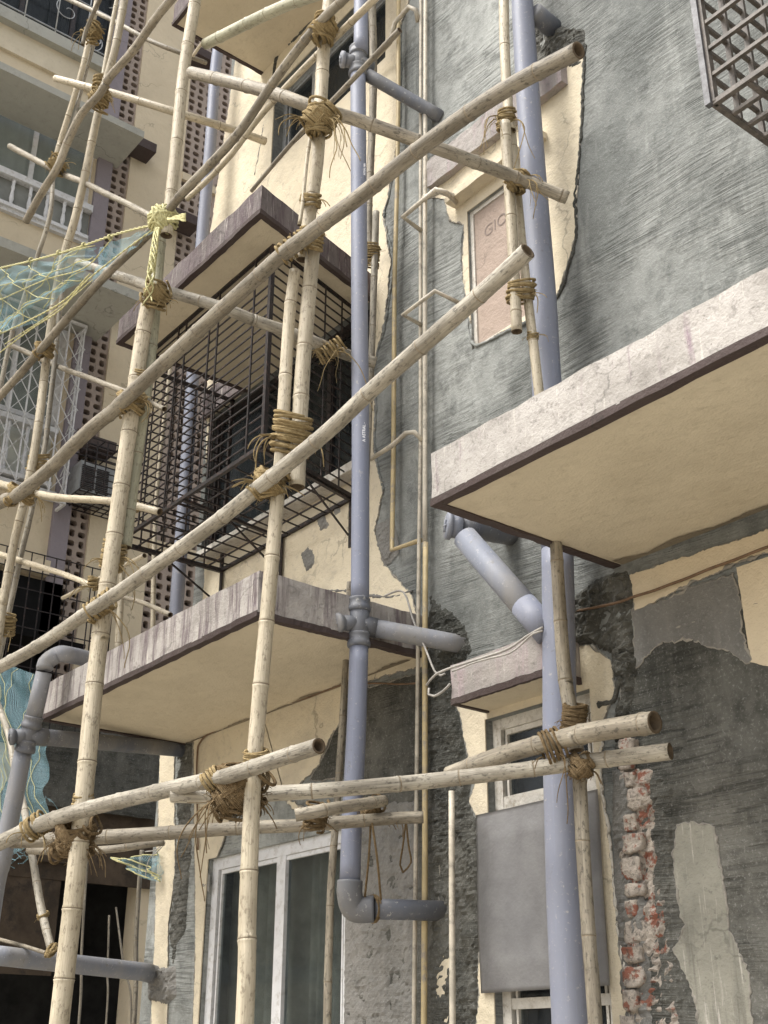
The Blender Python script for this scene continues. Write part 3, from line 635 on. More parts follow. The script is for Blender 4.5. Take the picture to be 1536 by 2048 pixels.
for z0, z1, lb in ((12.26, 12.36, 'upper grey window slab'), (9.60, 9.72, 'lower grey window slab')):
    bm = bmesh.new(); box(bm, XB, XB+(.74 if z0 > 11 else 1.1), 1.0, 5.02, z0, z1); sl_ = fin('window_slab', bm, M['slabgrey'], B, smooth=False, label=lb)
for y0, y1, z in ((5.0, 5.42, 12.55), (5.02, 5.40, 10.05), (4.98, 5.30, 8.05), (5.72, 6.15, 11.7), (5.9, 6.2, 14.6)):
    bm = bmesh.new(); box(bm, XB, XB+.28, y0, y1, z, z+.14); fin('lattice_hood', bm, M['maroon'], B, smooth=False)
# ledges / cornices / parapets
for z0, z1, pr, mt in ((13.62, 13.80, .16, 'slabgrey'), (13.25, 13.62, .05, 'soffit'), (12.62, 12.75, .05, 'soffit'), (11.36, 11.46, .09, 'white'), (10.88, 10.98, .06, 'white'), (10.40, 10.48, .08, 'slabgrey'), (7.36, 7.46, .08, 'white'), (6.44, 6.60, .16, 'cream_far')):
    bm = bmesh.new(); box(bm, XB-.02, XB+pr, .8, 4.735, z0, z1); fin('ledge', bm, M[mt], B, smooth=False)
def lattice(y0, y1, z0, z1, cw, ch, seed, mat='jali'):
    """cement screen blocks with openings"""
    r = random.Random(seed); bm = bmesh.new(); x = XB-.03; ny = max(2, round((y1-y0)/cw)); nz = round((z1-z0)/ch); cw = (y1-y0)/ny; ch = (z1-z0)/nz
    for k in range(nz):
        for i in range(ny):
            a, b = y0+i*cw, y0+(i+1)*cw; c, d = z0+k*ch, z0+(k+1)*ch
            m_, n_ = (a+b)/2+r.uniform(-.004, .004), (c+d)/2+r.uniform(-.004, .004); tall = (i+k) % 2
            ry, rz = (cw*.27, ch*.38) if tall else (cw*.38, ch*.30)
            O = [(a, c), (b, c), (b, d), (a, d)]; I = []
            for t in range(8):
                an = math.pi*(t+.5)/4-math.pi*.75+r.uniform(-.1, .1)-math.pi/4*0
                I.append((m_+ry*math.copysign(abs(math.cos(an))**.6, math.cos(an)), n_+rz*math.copysign(abs(math.sin(an))**.6, math.sin(an))))
            Ov = [bm.verts.new((x, p, q)) for p, q in O]; Iv = [bm.verts.new((x, p, q)) for p, q in I]; Jv = [bm.verts.new((x-.09, p, q)) for p, q in I]
            # I[0],I[1] near corner c... ring faces
            for t in range(4):
                i0 = Iv[(2*t) % 8]; i1 = Iv[(2*t+1) % 8]; i2 = Iv[(2*t+2) % 8]
                bm.faces.new((Ov[t], Ov[(t+1) % 4], i1, i0)) if False else None
            for t in range(8):
                o0 = Ov[((t+1)//2) % 4]; 
                try:
                    if t % 2 == 0: bm.faces.new((Iv[t], Ov[(t//2) % 4], Ov[(t//2+1) % 4], Iv[(t+1) % 8]))
                    else: bm.faces.new((Iv[t], Ov[((t+1)//2) % 4], Iv[(t+1) % 8]))
                except ValueError: pass
                bm.faces.new((Iv[t], Iv[(t+1) % 8], Jv[(t+1) % 8], Jv[t]))
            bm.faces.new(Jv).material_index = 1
    bmesh.ops.recalc_face_normals(bm, faces=bm.faces)
    return fin('lattice_screen', bm, [M[mat], M['jdark']], B, smooth=False)
for z0, z1 in ((4.5, 7.15), (7.25, 9.9), (10.0, 12.6), (12.7, 15.6)):
    lattice(5.96, 6.75, z0, z1, .125, .125, int(z0*10))
    bm = bmesh.new(); box(bm, XB-.1, XB+.02, 5.96, 6.75, z1-.02, z1+.10); fin('lintel', bm, M['cream_far'], B, smooth=False)
lattice(4.95, 5.20, 4.5, 15.4, .12, .12, 77)
# windows of the wing
def win_yz(y0, y1, z0, z1, muls, glass, frame, curtain, lab):
    bm = bmesh.new(); x = XB-.10
    for a, b, c, d in [(y0, y0+.06, z0, z1), (y1-.10, y1, z0, z1), (y0+.06, y1-.10, z1-.06, z1), (y0+.06, y1-.10, z0, z0+.06)]+[(m_-.03, m_+.03, z0+.06, z1-.06) for m_ in muls]:
        box(bm, x-.04, x+.02, a, b, c, d)
    wn = fin('window', bm, M[frame], B, smooth=False, label=lab)
    bm = bmesh.new(); box(bm, x-.012, x-.008, y0+.03, y1-.03, z0+.03, z1-.03); fin('pane', bm, M[glass], wn, smooth=False)
    bm = bmesh.new(); n = int((y1-y0)/.025); vs = []
    for i in range(n+1):
        y = y0+(y1-y0)*i/n; xx = x-.14+.03*math.sin(i*.9+2*math.sin(i*.17)); vs.append([bm.verts.new((xx, y, z0)), bm.verts.new((xx, y, z1))])
    for i in range(n): bm.faces.new((vs[i][0], vs[i+1][0], vs[i+1][1], vs[i][1]))
    fin('curtain', bm, M[curtain], wn)
bm = bmesh.new(); box(bm, XB-.02, XB+.012, 1.2, 4.73, 10.98, 11.36); fin('back_panel', bm, M['panelgrey'], B, smooth=False)
win_yz(1.2, 4.72, 11.46, 12.5, (3.95, 2.9), 'glass_far', 'white', 'curtain', 'upper balcony window with pale curtains')
win_yz(1.2, 4.70, 8.35, 10.02, (4.1, 3.4, 2.6), 'glass_far', 'white', 'curtain', 'lower balcony window')
win_yz(1.2, 4.85, 13.95, 15.9, (4.2, 3.5, 2.8), 'glass', 'iron', 'unlit_room', 'top window with dark glass')
# balusters
prof = [(0, .028), (.03, .028), (.035, .018), (.06, .022), (.10, .030), (.15, .026), (.22, .017), (.26, .024), (.28, .024), (.30, .018), (.36, .026), (.38, .026)]
def balus_mesh(h):
    bm = bmesh.new(); P = [Vector((0, 0, z*h/.38)) for z, r in prof]; tube(bm, P, [r for z, r in prof], 10); me = bpy.data.meshes.new('baluster'); bm.to_mesh(me); bm.free()
    for p in me.polygons: p.use_smooth = True
    me.materials.append(M['white']); return me
def railing(z, h, y0, y1, n, lab):
    me = balus_mesh(h); bm = bmesh.new(); box(bm, XB-.06, XB+.104, y0+.01, y1-.004, z+h+.002, z+h+.066); box(bm, XB-.05, XB+.098, y0+.01, y1-.004, z-.047, z+.002)
    rl = fin('railing', bm, M['white'], B, smooth=False, label=lab)
    for i in range(n):
        o = bpy.data.objects.new('baluster', me); o.location = Vector((XB+.05, y1-.12-i*.22, z))-wloc(B)-Vector(rl.location); link(o, rl)
railing(10.98, .38, 1.2, 4.72, 13, 'white balustrade of the upper balcony')
bm = bmesh.new(); box(bm, XB-.24, XB-.2, 1.2, 4.7, 7.45, 8.36); fin('back_panel', bm, M['curtain'], B, smooth=False)
railing(7.55, .62, 1.2, 4.66, 14, 'white balustrade behind the folding grille')
# ground floor shed cladding
bm = bmesh.new(); box(bm, XB+.02, XB+.06, 1.5, 5.3, 2.4, 3.45); box(bm, XB+.08, XB+.12, 1.2, 5.4, 3.46, 4.1); box(bm, XB+.03, XB+.07, 4.6, 6.6, 3.3, 4.2)
fin('cladding', bm, [M['sackbrown']], B, smooth=False, label='dark brown cladding of the ground floor')
bm = bmesh.new(); rough_slab(bm, XB+.13, XB+.18, 4.7, 6.3, 4.0, 4.9, .01); fin('grey_panel', bm, M['cement_dark'], B, smooth=False)
# top: iron scrollwork in front of the dark glass
bm = bmesh.new(); rr = random.Random(4)
for i in range(26):
    y, z = 1.6+rr.random()*3.2, 13.9+rr.random()*1.9; r0 = rr.uniform(.10, .28); a0 = rr.random()*6; P = []
    for t in range(26):
        a = a0+t*.28; r_ = r0*(1-t/30); P.append(Vector((XB+.1, y+math.cos(a)*r_, z+math.sin(a)*r_)))
    tube(bm, P, .006, 5)
for i in range(9): bar(bm, (XB+.1, 1.4+i*.42, 13.85), (XB+.1, 1.4+i*.42, 15.9), .014, .014)
for z in (13.9, 14.6, 15.3): bar(bm, (XB+.1, 1.2, z), (XB+.1, 4.85, z), .014, .014)
fin('scroll_grille', bm, M['alu'], None, label='pale curling scrollwork grille over the topmost dark window of the far wing', cat='grille', base=(XB+.1, 3, 13.85))
# folding lattice grille (scissor) white
G = root('folding_grille', (XB+.30, 4, 7.2), 'white folding lattice grille across the lower balcony of the far wing', 'grille')
bm = bmesh.new(); xg = XB+.30; ys = [4.74-.19*i for i in range(19)]
for y in ys: bar(bm, (xg, y, 7.25), (xg, y, 9.55), .022, .014)
fin('upright', bm, M['white'], G, smooth=False)
bm = bmesh.new()
for i in range(len(ys)-1):
    for k in range(8):
        z = 7.35+k*.27; bar(bm, (xg+.01, ys[i], z), (xg+.01, ys[i+1], z+.27), .012, .006); bar(bm, (xg+.018, ys[i], z+.27), (xg+.018, ys[i+1], z), .012, .006)
for k in range(8):
    z = 7.35+k*.27; bar(bm, (XB, 4.76, z), (xg, 4.76, z+.27), .012, .006); bar(bm, (XB, 4.77, z+.27), (xg, 4.77, z), .012, .006)
fin('lattice', bm, M['white'], G, smooth=False)
bm = bmesh.new()
for z in (7.25, 9.55): bar(bm, (xg, 1.3, z), (xg, 4.76, z), .03, .03); bar(bm, (XB, 4.76, z), (xg-.016, 4.76, z), .03, .03)
bar(bm, (XB+.12, 4.78, 7.25), (XB+.12, 4.78, 9.55), .02, .02)
fin('rail', bm, M['white'], G, smooth=False)
# ------------------------------------------------------------------ iron cages
def grid_face(bm, O, U_, V_, nu, nv, t, frame=None):
    O, U_, V_ = Vector(O), Vector(U_), Vector(V_)
    for i in range(nu+1): bar(bm, O+U_*(i/nu), O+U_*(i/nu)+V_, t, t)
    for k in range(nv+1): bar(bm, O+V_*(k/nv), O+V_*(k/nv)+U_, t*.9, t*.9)
def cage(name, x0, x1, y0, y1, z0, z1, lab, nh, t=.009, double=None, mat='iron', nbx=5, nby=4, braces=True):
    g = root(name, ((x0+x1)/2, y1, z0), lab, 'window cage')
    bm = bmesh.new(); T = .026
    for z in (z0, z1):
        bar(bm, (x0, y0, z), (x1, y0, z), T, T); bar(bm, (x0, y0, z), (x0, y1, z), T, T); bar(bm, (x1, y0, z), (x1, y1, z), T, T)
    for x in (x0, x1): bar(bm, (x, y0, z0), (x, y0, z1), T*1.2, T*1.2); bar(bm, (x, y1-.02, z0), (x, y1-.02, z1), T, T)
    bar(bm, (x0, y1-.02, z0), (x1, y1-.02, z0), T, T)
    fin('frame', bm, M[mat], g, smooth=False)
    bm = bmesh.new(); W_ = x1-x0
    for k in range(1, nh):
        z = z0+(z1-z0)*k/nh; bar(bm, (x0, y0, z), (x1, y0, z), t, t)
    for a in (double or [i/nbx for i in range(1, nbx)]): bar(bm, (x0+W_*a, y0-.008, z0), (x0+W_*a, y0-.008, z1), t*1.6, t)
    fin('front_bars', bm, M[mat], g, smooth=False)
    bm = bmesh.new()
    bm.free()
    for x in (x0, x1):
        bm = bmesh.new()
        for k in range(1, nh): z = z0+(z1-z0)*k/nh; bar(bm, (x, y0, z), (x, y1, z), t, t)
        for i in range(1, nby): y = y0+(y1-y0)*i/nby; bar(bm, (x+.006, y, z0), (x+.006, y, z1), t*1.4, t)
        fin('side_bars', bm, M[mat], g, smooth=False)
    bm = bmesh.new(); n = int(W_/.17)
    for i in range(1, n): x = x0+W_*i/n; bar(bm, (x, y0, z0-.01), (x, y1, z0-.01), t*1.2, t)
    for i in range(1, 6): y = y0+(y1-y0)*i/6; bar(bm, (x0, y, z0), (x1, y, z0), t*1.2, t)
    fin('floor_bars', bm, M[mat], g, smooth=False)
    if braces:
        for x in (x0+.02, (x0+x1)/2, x1-.02):
            bm = bmesh.new(); bar(bm, (x, y1-.03, z0), (x, y1-.03, z0-.36), .035, .012); bar(bm, (x, y1-.05, z0-.28), (x, y0+.35, z0-.015), .012, .012); bar(bm, (x, y0, z0-.018), (x, y1-.04, z0-.018), .03, .02)
            fin('bracket', bm, M[mat], g, smooth=False)
    return g
g1 = cage('window_cage', -7.55, -5.62, 3.50, YW, 5.06, 6.555, 'large black iron cage of horizontal bars under the dark purple canopy', 20, double=(.13, .17, .36, .42, .60, .66, .9), nby=5)
for o in g1.children: skew(o, -7.55, -5.62, 3.5, .26)
cage('window_cage', -2.33, -.55, 3.70, YW, 5.48, 7.5, 'iron cage at the upper right corner in front of a bright window', 13, .019, mat='iron_br', nbx=5, nby=4, braces=False)
bm = bmesh.new(); bar(bm, (-2.345, 3.685, 5.47), (-2.345, 3.685, 7.5), .03, .03); fin('corner_post', bm, M['iron_lt'], bpy.data.objects['window_cage.001'], smooth=False)
cg = root('cooler_cage', (XB, 5.1, 7.1), 'small black mesh cage around the air conditioner on the far wing', 'cage')
bm = bmesh.new(); x1 = XB+.62
for (a, b, c) in ((8.05, 4.76, 5.50),):
    grid_face(bm, (x1, 4.80, 7.35), (0, .62, 0), (0, 0, .62), 5, 8, .012); grid_face(bm, (XB, 5.42, 7.35), (.62, 0, 0), (0, 0, .62), 5, 8, .012)
    grid_face(bm, (XB, 4.80, 7.35), (.62, 0, 0), (0, .62, 0), 6, 6, .012); grid_face(bm, (XB, 4.80, 7.97), (.62, 0, 0), (0, .62, 0), 4, 3, .012)
fin('mesh', bm, M['iron'], cg, smooth=False)
ac = root('air_conditioner', (XB, 5.0, 7.4), 'white air conditioner with dark louvres inside the small cage', 'air conditioner')
bm = bmesh.new(); box(bm, XB, XB+.36, 4.86, 5.30, 7.42, 7.80); fin('case', bm, M['alu'], ac, smooth=False)
for y0 in (4.88, 5.06):
    bm = bmesh.new()
    for i in range(14): box(bm, XB+.362, XB+.368, y0, y0+.15, 7.45+i*.022, 7.45+i*.022+.013)
    fin('louvre', bm, M['iron'], ac, smooth=False)
# dark grille bay on the first floor of the wing
g = root('balcony_cage', (XB+.2, 4, 4.4), 'dark iron balcony cage with a sagging cover below the mauve pillar', 'cage')
bm = bmesh.new(); grid_face(bm, (XB+.5, 2.6, 4.65), (0, 2.75, 0), (0, 0, 1.85), 20, 9, .011); grid_face(bm, (XB, 5.35, 4.65), (.5, 0, 0), (0, 0, 1.85), 4, 9, .011); fin('mesh', bm, M['iron'], g, smooth=False)
bm = bmesh.new(); box(bm, XB+.1, XB+.48, 2.6, 5.1, 5.6, 5.64); box(bm, XB+.02, XB+.06, 2.4, 4.95, 4.6, 6.4); fin('cover', bm, M['void'], g, smooth=False)  # cover plate, and a near-black sheet standing in for the unlit opening
# ------------------------------------------------------------------ pipes
def pxs(pts, y=None):
    out = []
    for p in pts: out.append(on(p[0], p[1], y=(p[2] if len(p) > 2 else y)))
    return out
def ptube(name, P, r, mat, parent, label=None, seg=20, step=.1, R=None):
    bm = bmesh.new(); Q = spline(P, step) if len(P) > 2 or R is None else P
    if R: 
        n = len(Q); rr_ = [R[0]+(R[1]-R[0])*i/(n-1) for i in range(n)]
    else: rr_ = r
    tube(bm, Q, rr_, seg); return fin(name, bm, mat, parent, label=label)
def rad(P, wpx): return wpx*.5*depth(P)/FPX
def collar(P, d, r, L, mat, parent, name='coupling', lips=True):
    d = d.normalized(); bm = bmesh.new(); pr = [(-.5, 1.0), (-.5, 1.17), (-.42, 1.24), (-.34, 1.18), (-.28, 1.11), (.28, 1.11), (.34, 1.18), (.42, 1.24), (.5, 1.17), (.5, 1.0)]
    tube(bm, [P+d*(a*L) for a, _ in pr], [r*b for _, b in pr], 24); return fin(name, bm, mat, parent)
def cap(P, d, r, mat, parent):
    d = d.normalized(); bm = bmesh.new(); pr = [(0, .9), (.02, .95), (.021, 1.12), (.045, 1.12), (.047, 1.02), (.05, .98)]
    tube(bm, [P+d*a for a, _ in pr], [r*b for _, b in pr], 24)
    s = d.cross(Vector((0, 0, 1))).normalized(); t = s.cross(d)
    for k in range(3):
        a = k*math.pi/3+.3; v = (s*math.cos(a)+t*math.sin(a))*r*.55; bar(bm, P+d*.053-v, P+d*.053+v, .012, .008, up=d)
    return fin('access_cap', bm, mat, parent)
YP = Vector((0, 1, 0)); ZP = Vector((0, 0, 1))
# central soil pipe
cp = root('drain_pipe', (-5.25, 3.92, 2.2), 'tall grey-blue plastic drain pipe down the middle, ending in an elbow at the bottom', 'drain pipe')
top = on(721, -120, y=3.92); P = [top, on(721, 100, y=3.92)]
ptube('pipe', [on(722, -120, y=3.92), on(722, 105, y=3.92)], on(722, 50, y=3.92) and rad(on(722, 50, y=3.92), 29), M['pvc'], cp)
ptube('pipe', pxs([(716, 150), (719, 600), (721, 900), (720, 1205)], 3.92), 0, M['pvc'], cp, R=(rad(on(717, 200, y=3.92), 31), rad(on(720, 1150, y=3.92), 37)))
ptube('pipe', pxs([(718, 1290), (713, 1450), (704, 1640), (700, 1765)], 3.92), 0, M['pvc'], cp, R=(rad(on(718, 1300, y=3.92), 38), rad(on(700, 1750, y=3.92), 42)))
def tee(Pm, d, r, L, cdir, clen, brdir, brlen, mat, parent, rb=None):
    bm = bmesh.new(); d = d.normalized(); rb = rb or r
    tube(bm, [Pm-d*L*.5, Pm+d*L*.5], r*1.06, 22); tube(bm, [Pm, Pm+cdir.normalized()*clen], r*.86, 22); tube(bm, [Pm, Pm+brdir.normalized()*brlen], rb*1.08, 22)
    for s_ in (-1, 1):
        pr = [(-.035, 1.06), (-.03, 1.2), (-.018, 1.24), (0, 1.2), (.004, 1.1), (.03, 1.12), (.04, 1.2), (.048, 1.12)]
        tube(bm, [Pm+d*(s_*(L*.5-.03)+a) for a, _ in pr], [r*b for _, b in pr], 24)
    return fin('tee_joint', bm, mat, parent)
Pm = on(718, 1248, y=3.92); r = rad(Pm, 38)
tee(Pm, ZP, r, .27, CR*-1-CF*.45+CU*.1, .11, YP, .12, M['pvc_dark'], cp)
cap(Pm+(CR*-1-CF*.45+CU*.1).normalized()*.10, CR*-1-CF*.62, r*.98, M['pvc_dirty'], cp)
ptube('branch', [Pm+YP*.10, on(930, 1290, y=YW+.02)], r*.98, M['pvc_dirty'], cp)
Pm = on(716, 125, y=3.92); r = rad(Pm, 31)
tee(Pm, ZP, r, .24, CR*-1-CF*.4, .1, YP, .11, M['pvc_dark'], cp); cap(Pm+(CR*-1-CF*.4).normalized()*.08+ZP*.01, CR*-1-CF*.25, r*.95, M['pvc_dirty'], cp)
ptube('branch', [on(735, 150, y=3.99), on(885, 236, y=YW+.02)], r*.85, M['pvc_dark'], cp)
e0 = on(700, 1762, y=3.92); e1 = on(748, 1818, y=4.03); r = rad(e0, 43)
bm = bmesh.new(); tube(bm, spline([e0, e0-ZP*.07, e0-ZP*.135+YP*.035, e1], .012), r*1.2, 24); fin('elbow', bm, M['pvc_dark'], cp)
collar(e0+ZP*.0, ZP, r*1.02, .10, M['pvc_dark'], cp)
ptube('branch', [e1, on(890, 1822, y=YW+.01)], r*.93, M['pvc_dark'], cp); collar(on(880, 1821, y=YW-.03), YP, r*.95, .09, M['pvc_dark'], cp); collar(on(752, 1818, y=4.06), YP, r, .07, M['pvc_dark'], cp)
# small white print on the pipe
for s_, py, sz in (('A ASTRAL -', 873, .026), ('ASTRAL PIPE', 350, .018)):
    bm = text_mesh(s_, sz); c0 = on(732, py, y=3.92-.045); q = Matrix((ZP, (-CF.cross(ZP)).normalized()*-1, -CF+CF.dot(ZP)*ZP)).transposed().to_4x4()
    up = Vector((0, 0, 1)); nrm = Vector((-CF.x, -CF.y, 0)).normalized(); xx = up; yy = nrm.cross(xx)
    q = Matrix((xx, yy, nrm)).transposed().to_4x4(); q.translation = on(731, py, y=3.92)+nrm*.058
    bmesh.ops.transform(bm, matrix=q, verts=bm.verts); fin('printing', bm, M['ink'], cp, smooth=False)
# right soil pipe with diagonal branch
rp = root('drain_pipe', (-4.1, 4.1, 0), 'thick grey-blue drain pipe at the right with a diagonal branch joining under the wide canopy', 'drain pipe')
ptube('pipe', pxs([(1040, -120), (1046, 30), (1058, 220), (1072, 420), (1085, 600), (1093, 760), (1116, 1100)], 4.18), 0, M['pvc'], rp, R=(rad(on(1045, 0, y=4.18), 42), rad(on(1090, 700, y=4.18), 62)))
lo = on(1142, 2120, y=4.16); ptube('pipe', pxs([(1115, 1100), (1118, 1300), (1120, 1500), (1126, 1700), (1135, 1920)], 4.16)+[Vector((lo.x, lo.y, 0))], 0, M['pvc'], rp, R=(rad(on(1116, 1100, y=4.16), 64), rad(on(1135, 1920, y=4.16), 77)))
Pc = on(1047, 5, y=4.18); collar(Pc, ZP, rad(Pc, 44), .12, M['pvc'], rp)
ptube('branch', [on(1068, 25, y=4.22), on(1112, 62, y=YW+.02)], rad(Pc, 40), M['pvc_dark'], rp)
for py, xx_ in ((1145, 1117), (1290, 1118)): Pc = on(xx_, py, y=4.16); collar(Pc, ZP, rad(Pc, 64), .09, M['pvc'], rp)
a = on(930, 1075, y=4.02); b_ = on(1092, 1262, y=4.14); r = rad(a, 50)
ptube('branch', [a, b_], 0, M['pvc_dirty'], rp, R=(r, r*1.05)); d = (b_-a).normalized()
collar(a+d*.03, d, r*.98, .08, M['pvc_dirty'], rp); collar(a+(b_-a)*.72, d, r*1.0, .13, M['pvc'], rp)
ptube('branch', [a+(b_-a)*.74, b_+d*.02], r*1.06, M['pvc'], rp)
ptube('branch', [on(925, 1052, y=4.02), on(1028, 1070, y=YW+.02)], r*.92, M['pvc_dark'], rp)
cc = on(922, 1055, y=4.02); dd = CR*-1+CU*.12-CF*.12; ptube('branch', [cc, cc+dd.normalized()*.06], r*.95, M['pvc_dirty'], rp); cap(cc+dd.normalized()*.035, dd, r*1.0, M['pvc_dirty'], rp)
# left pipe wrapping round the ground floor canopy
lp = root('drain_pipe', (-8.2, 3.1, 0), 'grey drain pipe at the left edge bending round the end of the streaked canopy', 'drain pipe')
yl = 3.10
ptube('pipe', [on(88, 1345, y=yl), on(66, 1440, y=yl)], 0, M['pvc_dirty'], lp, R=(rad(on(88, 1345, y=yl), 32), rad(on(66, 1440, y=yl), 34)))
lo = on(-25, 1880, y=yl); ptube('pipe', pxs([(47, 1500), (28, 1600), (4, 1720), (-22, 1850)], yl)+[Vector((lo.x-.05, yl, 0))], 0, M['pvc_dirty'], lp, R=(rad(on(47, 1500, y=yl), 35), rad(on(0, 1750, y=yl), 46)))
r = rad(on(88, 1345, y=yl), 33)
e = on(90, 1340, y=yl); bm = bmesh.new(); tube(bm, spline([e, e+ZP*.05, on(116, 1309, y=3.16), on(140, 1310, y=3.24), on(200, 1324, y=3.62)], .02), r*1.02, 22); fin('elbow', bm, M['pvc_dirty'], lp)
collar(e-ZP*.04, ZP, r*.98, .09, M['pvc_dirty'], lp); Pc = on(68, 1430, y=yl); collar(Pc, on(72, 1400, y=yl)-Pc, r, .09, M['pvc_dirty'], lp)
Pm = on(58, 1470, y=yl); tee(Pm, on(66, 1440, y=yl)-on(50, 1500, y=yl), r, .22, CR*-1-CF*.7, .09, YP, .12, M['pvc_dark'], lp); cap(Pm+(CR*-1-CF*.7).normalized()*.08, CR*-1-CF*.5, r*.9, M['pvc_dark'], lp)
ptube('branch', [Pm+YP*.08, on(372, 1500, y=YW+.03)], r*1.0, M['pvc_dark'], lp); collar(Pm+YP*.16, YP, r*1.0, .1, M['pvc_dark'], lp)
Pm = on(10, 1915, y=3.2); ptube('branch', [on(-14, 1910, y=3.1), on(300, 1945, y=YW-.1)], rad(Pm, 38), M['pvc_dirty'], lp); ptube('branch', [on(288, 1944, y=YW-.12), on(318, 1952, y=YW+.02)], rad(Pm, 39), M['pvc_dark'], lp)
# pipe in the corner beyond
bp = root('drain_pipe', (-7.9, 4.2, 3.9), 'slim grey-blue drain pipe in the far corner in front of the lattice screens', 'drain pipe')
ptube('pipe', pxs([(455, -150), (440, 60), (430, 150), (420, 300), (404, 480), (385, 760), (366, 1040), (353, 1210), (345, 1330)], 4.18), 0, M['pvc'], bp, R=(.054, .054))
for q in ((439, 65), (430, 180), (372, 950)): Pc = on(q[0], q[1], y=4.18); collar(Pc, ZP, .05, .07, M['pvc'], bp)
# thin water conduits
def conduit(lab, pts, y, w, mat, extra=(), ground=False, grp=None):
    P = pxs(pts, y)
    if ground: P.append(Vector((P[-1].x, P[-1].y, 0)))
    t = root('conduit_pipe', P[-1], lab, 'pipe', grp); r_ = rad(P[len(P)//2], w)
    Q = []
    for i in range(len(P)-1):
        n = max(1, int((P[i+1]-P[i]).length/.25)); Q += [P[i].lerp(P[i+1], k/n) for k in range(n)]
    Q.append(P[-1]); bm = bmesh.new(); tube(bm, Q, r_, 10); fin('tube', bm, mat, t)
    for px_, py_, yy_, d_ in extra:
        collar(on(px_, py_, y=yy_), d_, r_*1.05, .045, M['conduit'], t, 'socket')
    return t
conduit('thin cream water pipe, left one of the pair up the grey wall, reaching the bottom', [(842, -60), (841, 400), (841, 900), (838, 1100), (835, 1400), (828, 2048)], 4.33, 8, M['conduit'], [(841, 460, 4.33, ZP), (835, 1375, 4.33, ZP), (840, 1085, 4.33, ZP)], True)
conduit('thin water pipe, right one of the pair, cream above and yellow below', [(851, -60), (850, 500), (850, 1085)], 4.33, 9, M['conduit'], [(850, 800, 4.33, ZP), (850, 870, 4.33, ZP)])
conduit('yellow lower run of the right water pipe passing behind the drain branch', [(851, 1085), (850, 1300), (850, 1700), (848, 2048)], 4.33, 12, M['conduit_y'], [(851, 1088, 4.33, ZP), (850, 1385, 4.33, ZP), (850, 1480, 4.33, ZP), (850, 1600, 4.33, ZP)], True)
conduit('slim yellow conduit between the central drain pipe and the pair of water pipes', [(797, -60), (797, 200), (794, 380), (789, 560), (787, 900), (784, 1100), (842, 1080)], 4.34, 9, M['conduit_y'], [(789, 520, 4.34, ZP), (784, 1085, 4.34, ZP), (797, 45, 4.34, ZP)])
conduit('short pale conduit standing in front of the broken plaster near the narrow window', [(903, 1582), (904, 1800), (905, 2048)], 4.18, 13, M['conduit'], (), True)
conduit('upper bent loop of thin pipe beside the small boarded window', [(912, 405, 4.35), (893, 385, 4.22), (872, 378, 4.16), (806, 434, 4.16), (843, 462, 4.33)], 4.2, 10, M['conduit'])
conduit('bent pipe stub just above the upper loop', [(916, 400, 4.38), (905, 392, 4.3), (880, 382, 4.24), (848, 396, 4.32)], 4.2, 13, M['conduit'])
conduit('lower bent loop of thin pipe left of the small boarded window', [(918, 606, 4.38), (870, 582, 4.2), (806, 630, 4.16), (843, 650, 4.33)], 4.2, 9, M['conduit'])
conduit('thin pipe with a tap bending off the pair of water pipes', [(742, 918, 4.3), (786, 890, 4.26), (812, 866, 4.26), (828, 864, 4.28), (845, 880, 4.33)], 4.3, 10, M['conduit'], [(792, 884, 4.26, Vector((1, 0, .3))), (806, 855, 4.26, ZP)])
conduit('curved dirty pipe hooking over at the top beside the slim yellow conduit', [(745, 122, 4.3), (780, 85, 4.28), (790, 45, 4.28), (818, 14, 4.26), (832, 20, 4.28), (836, 45, 4.33)], 4.3, 10, M['conduit'])
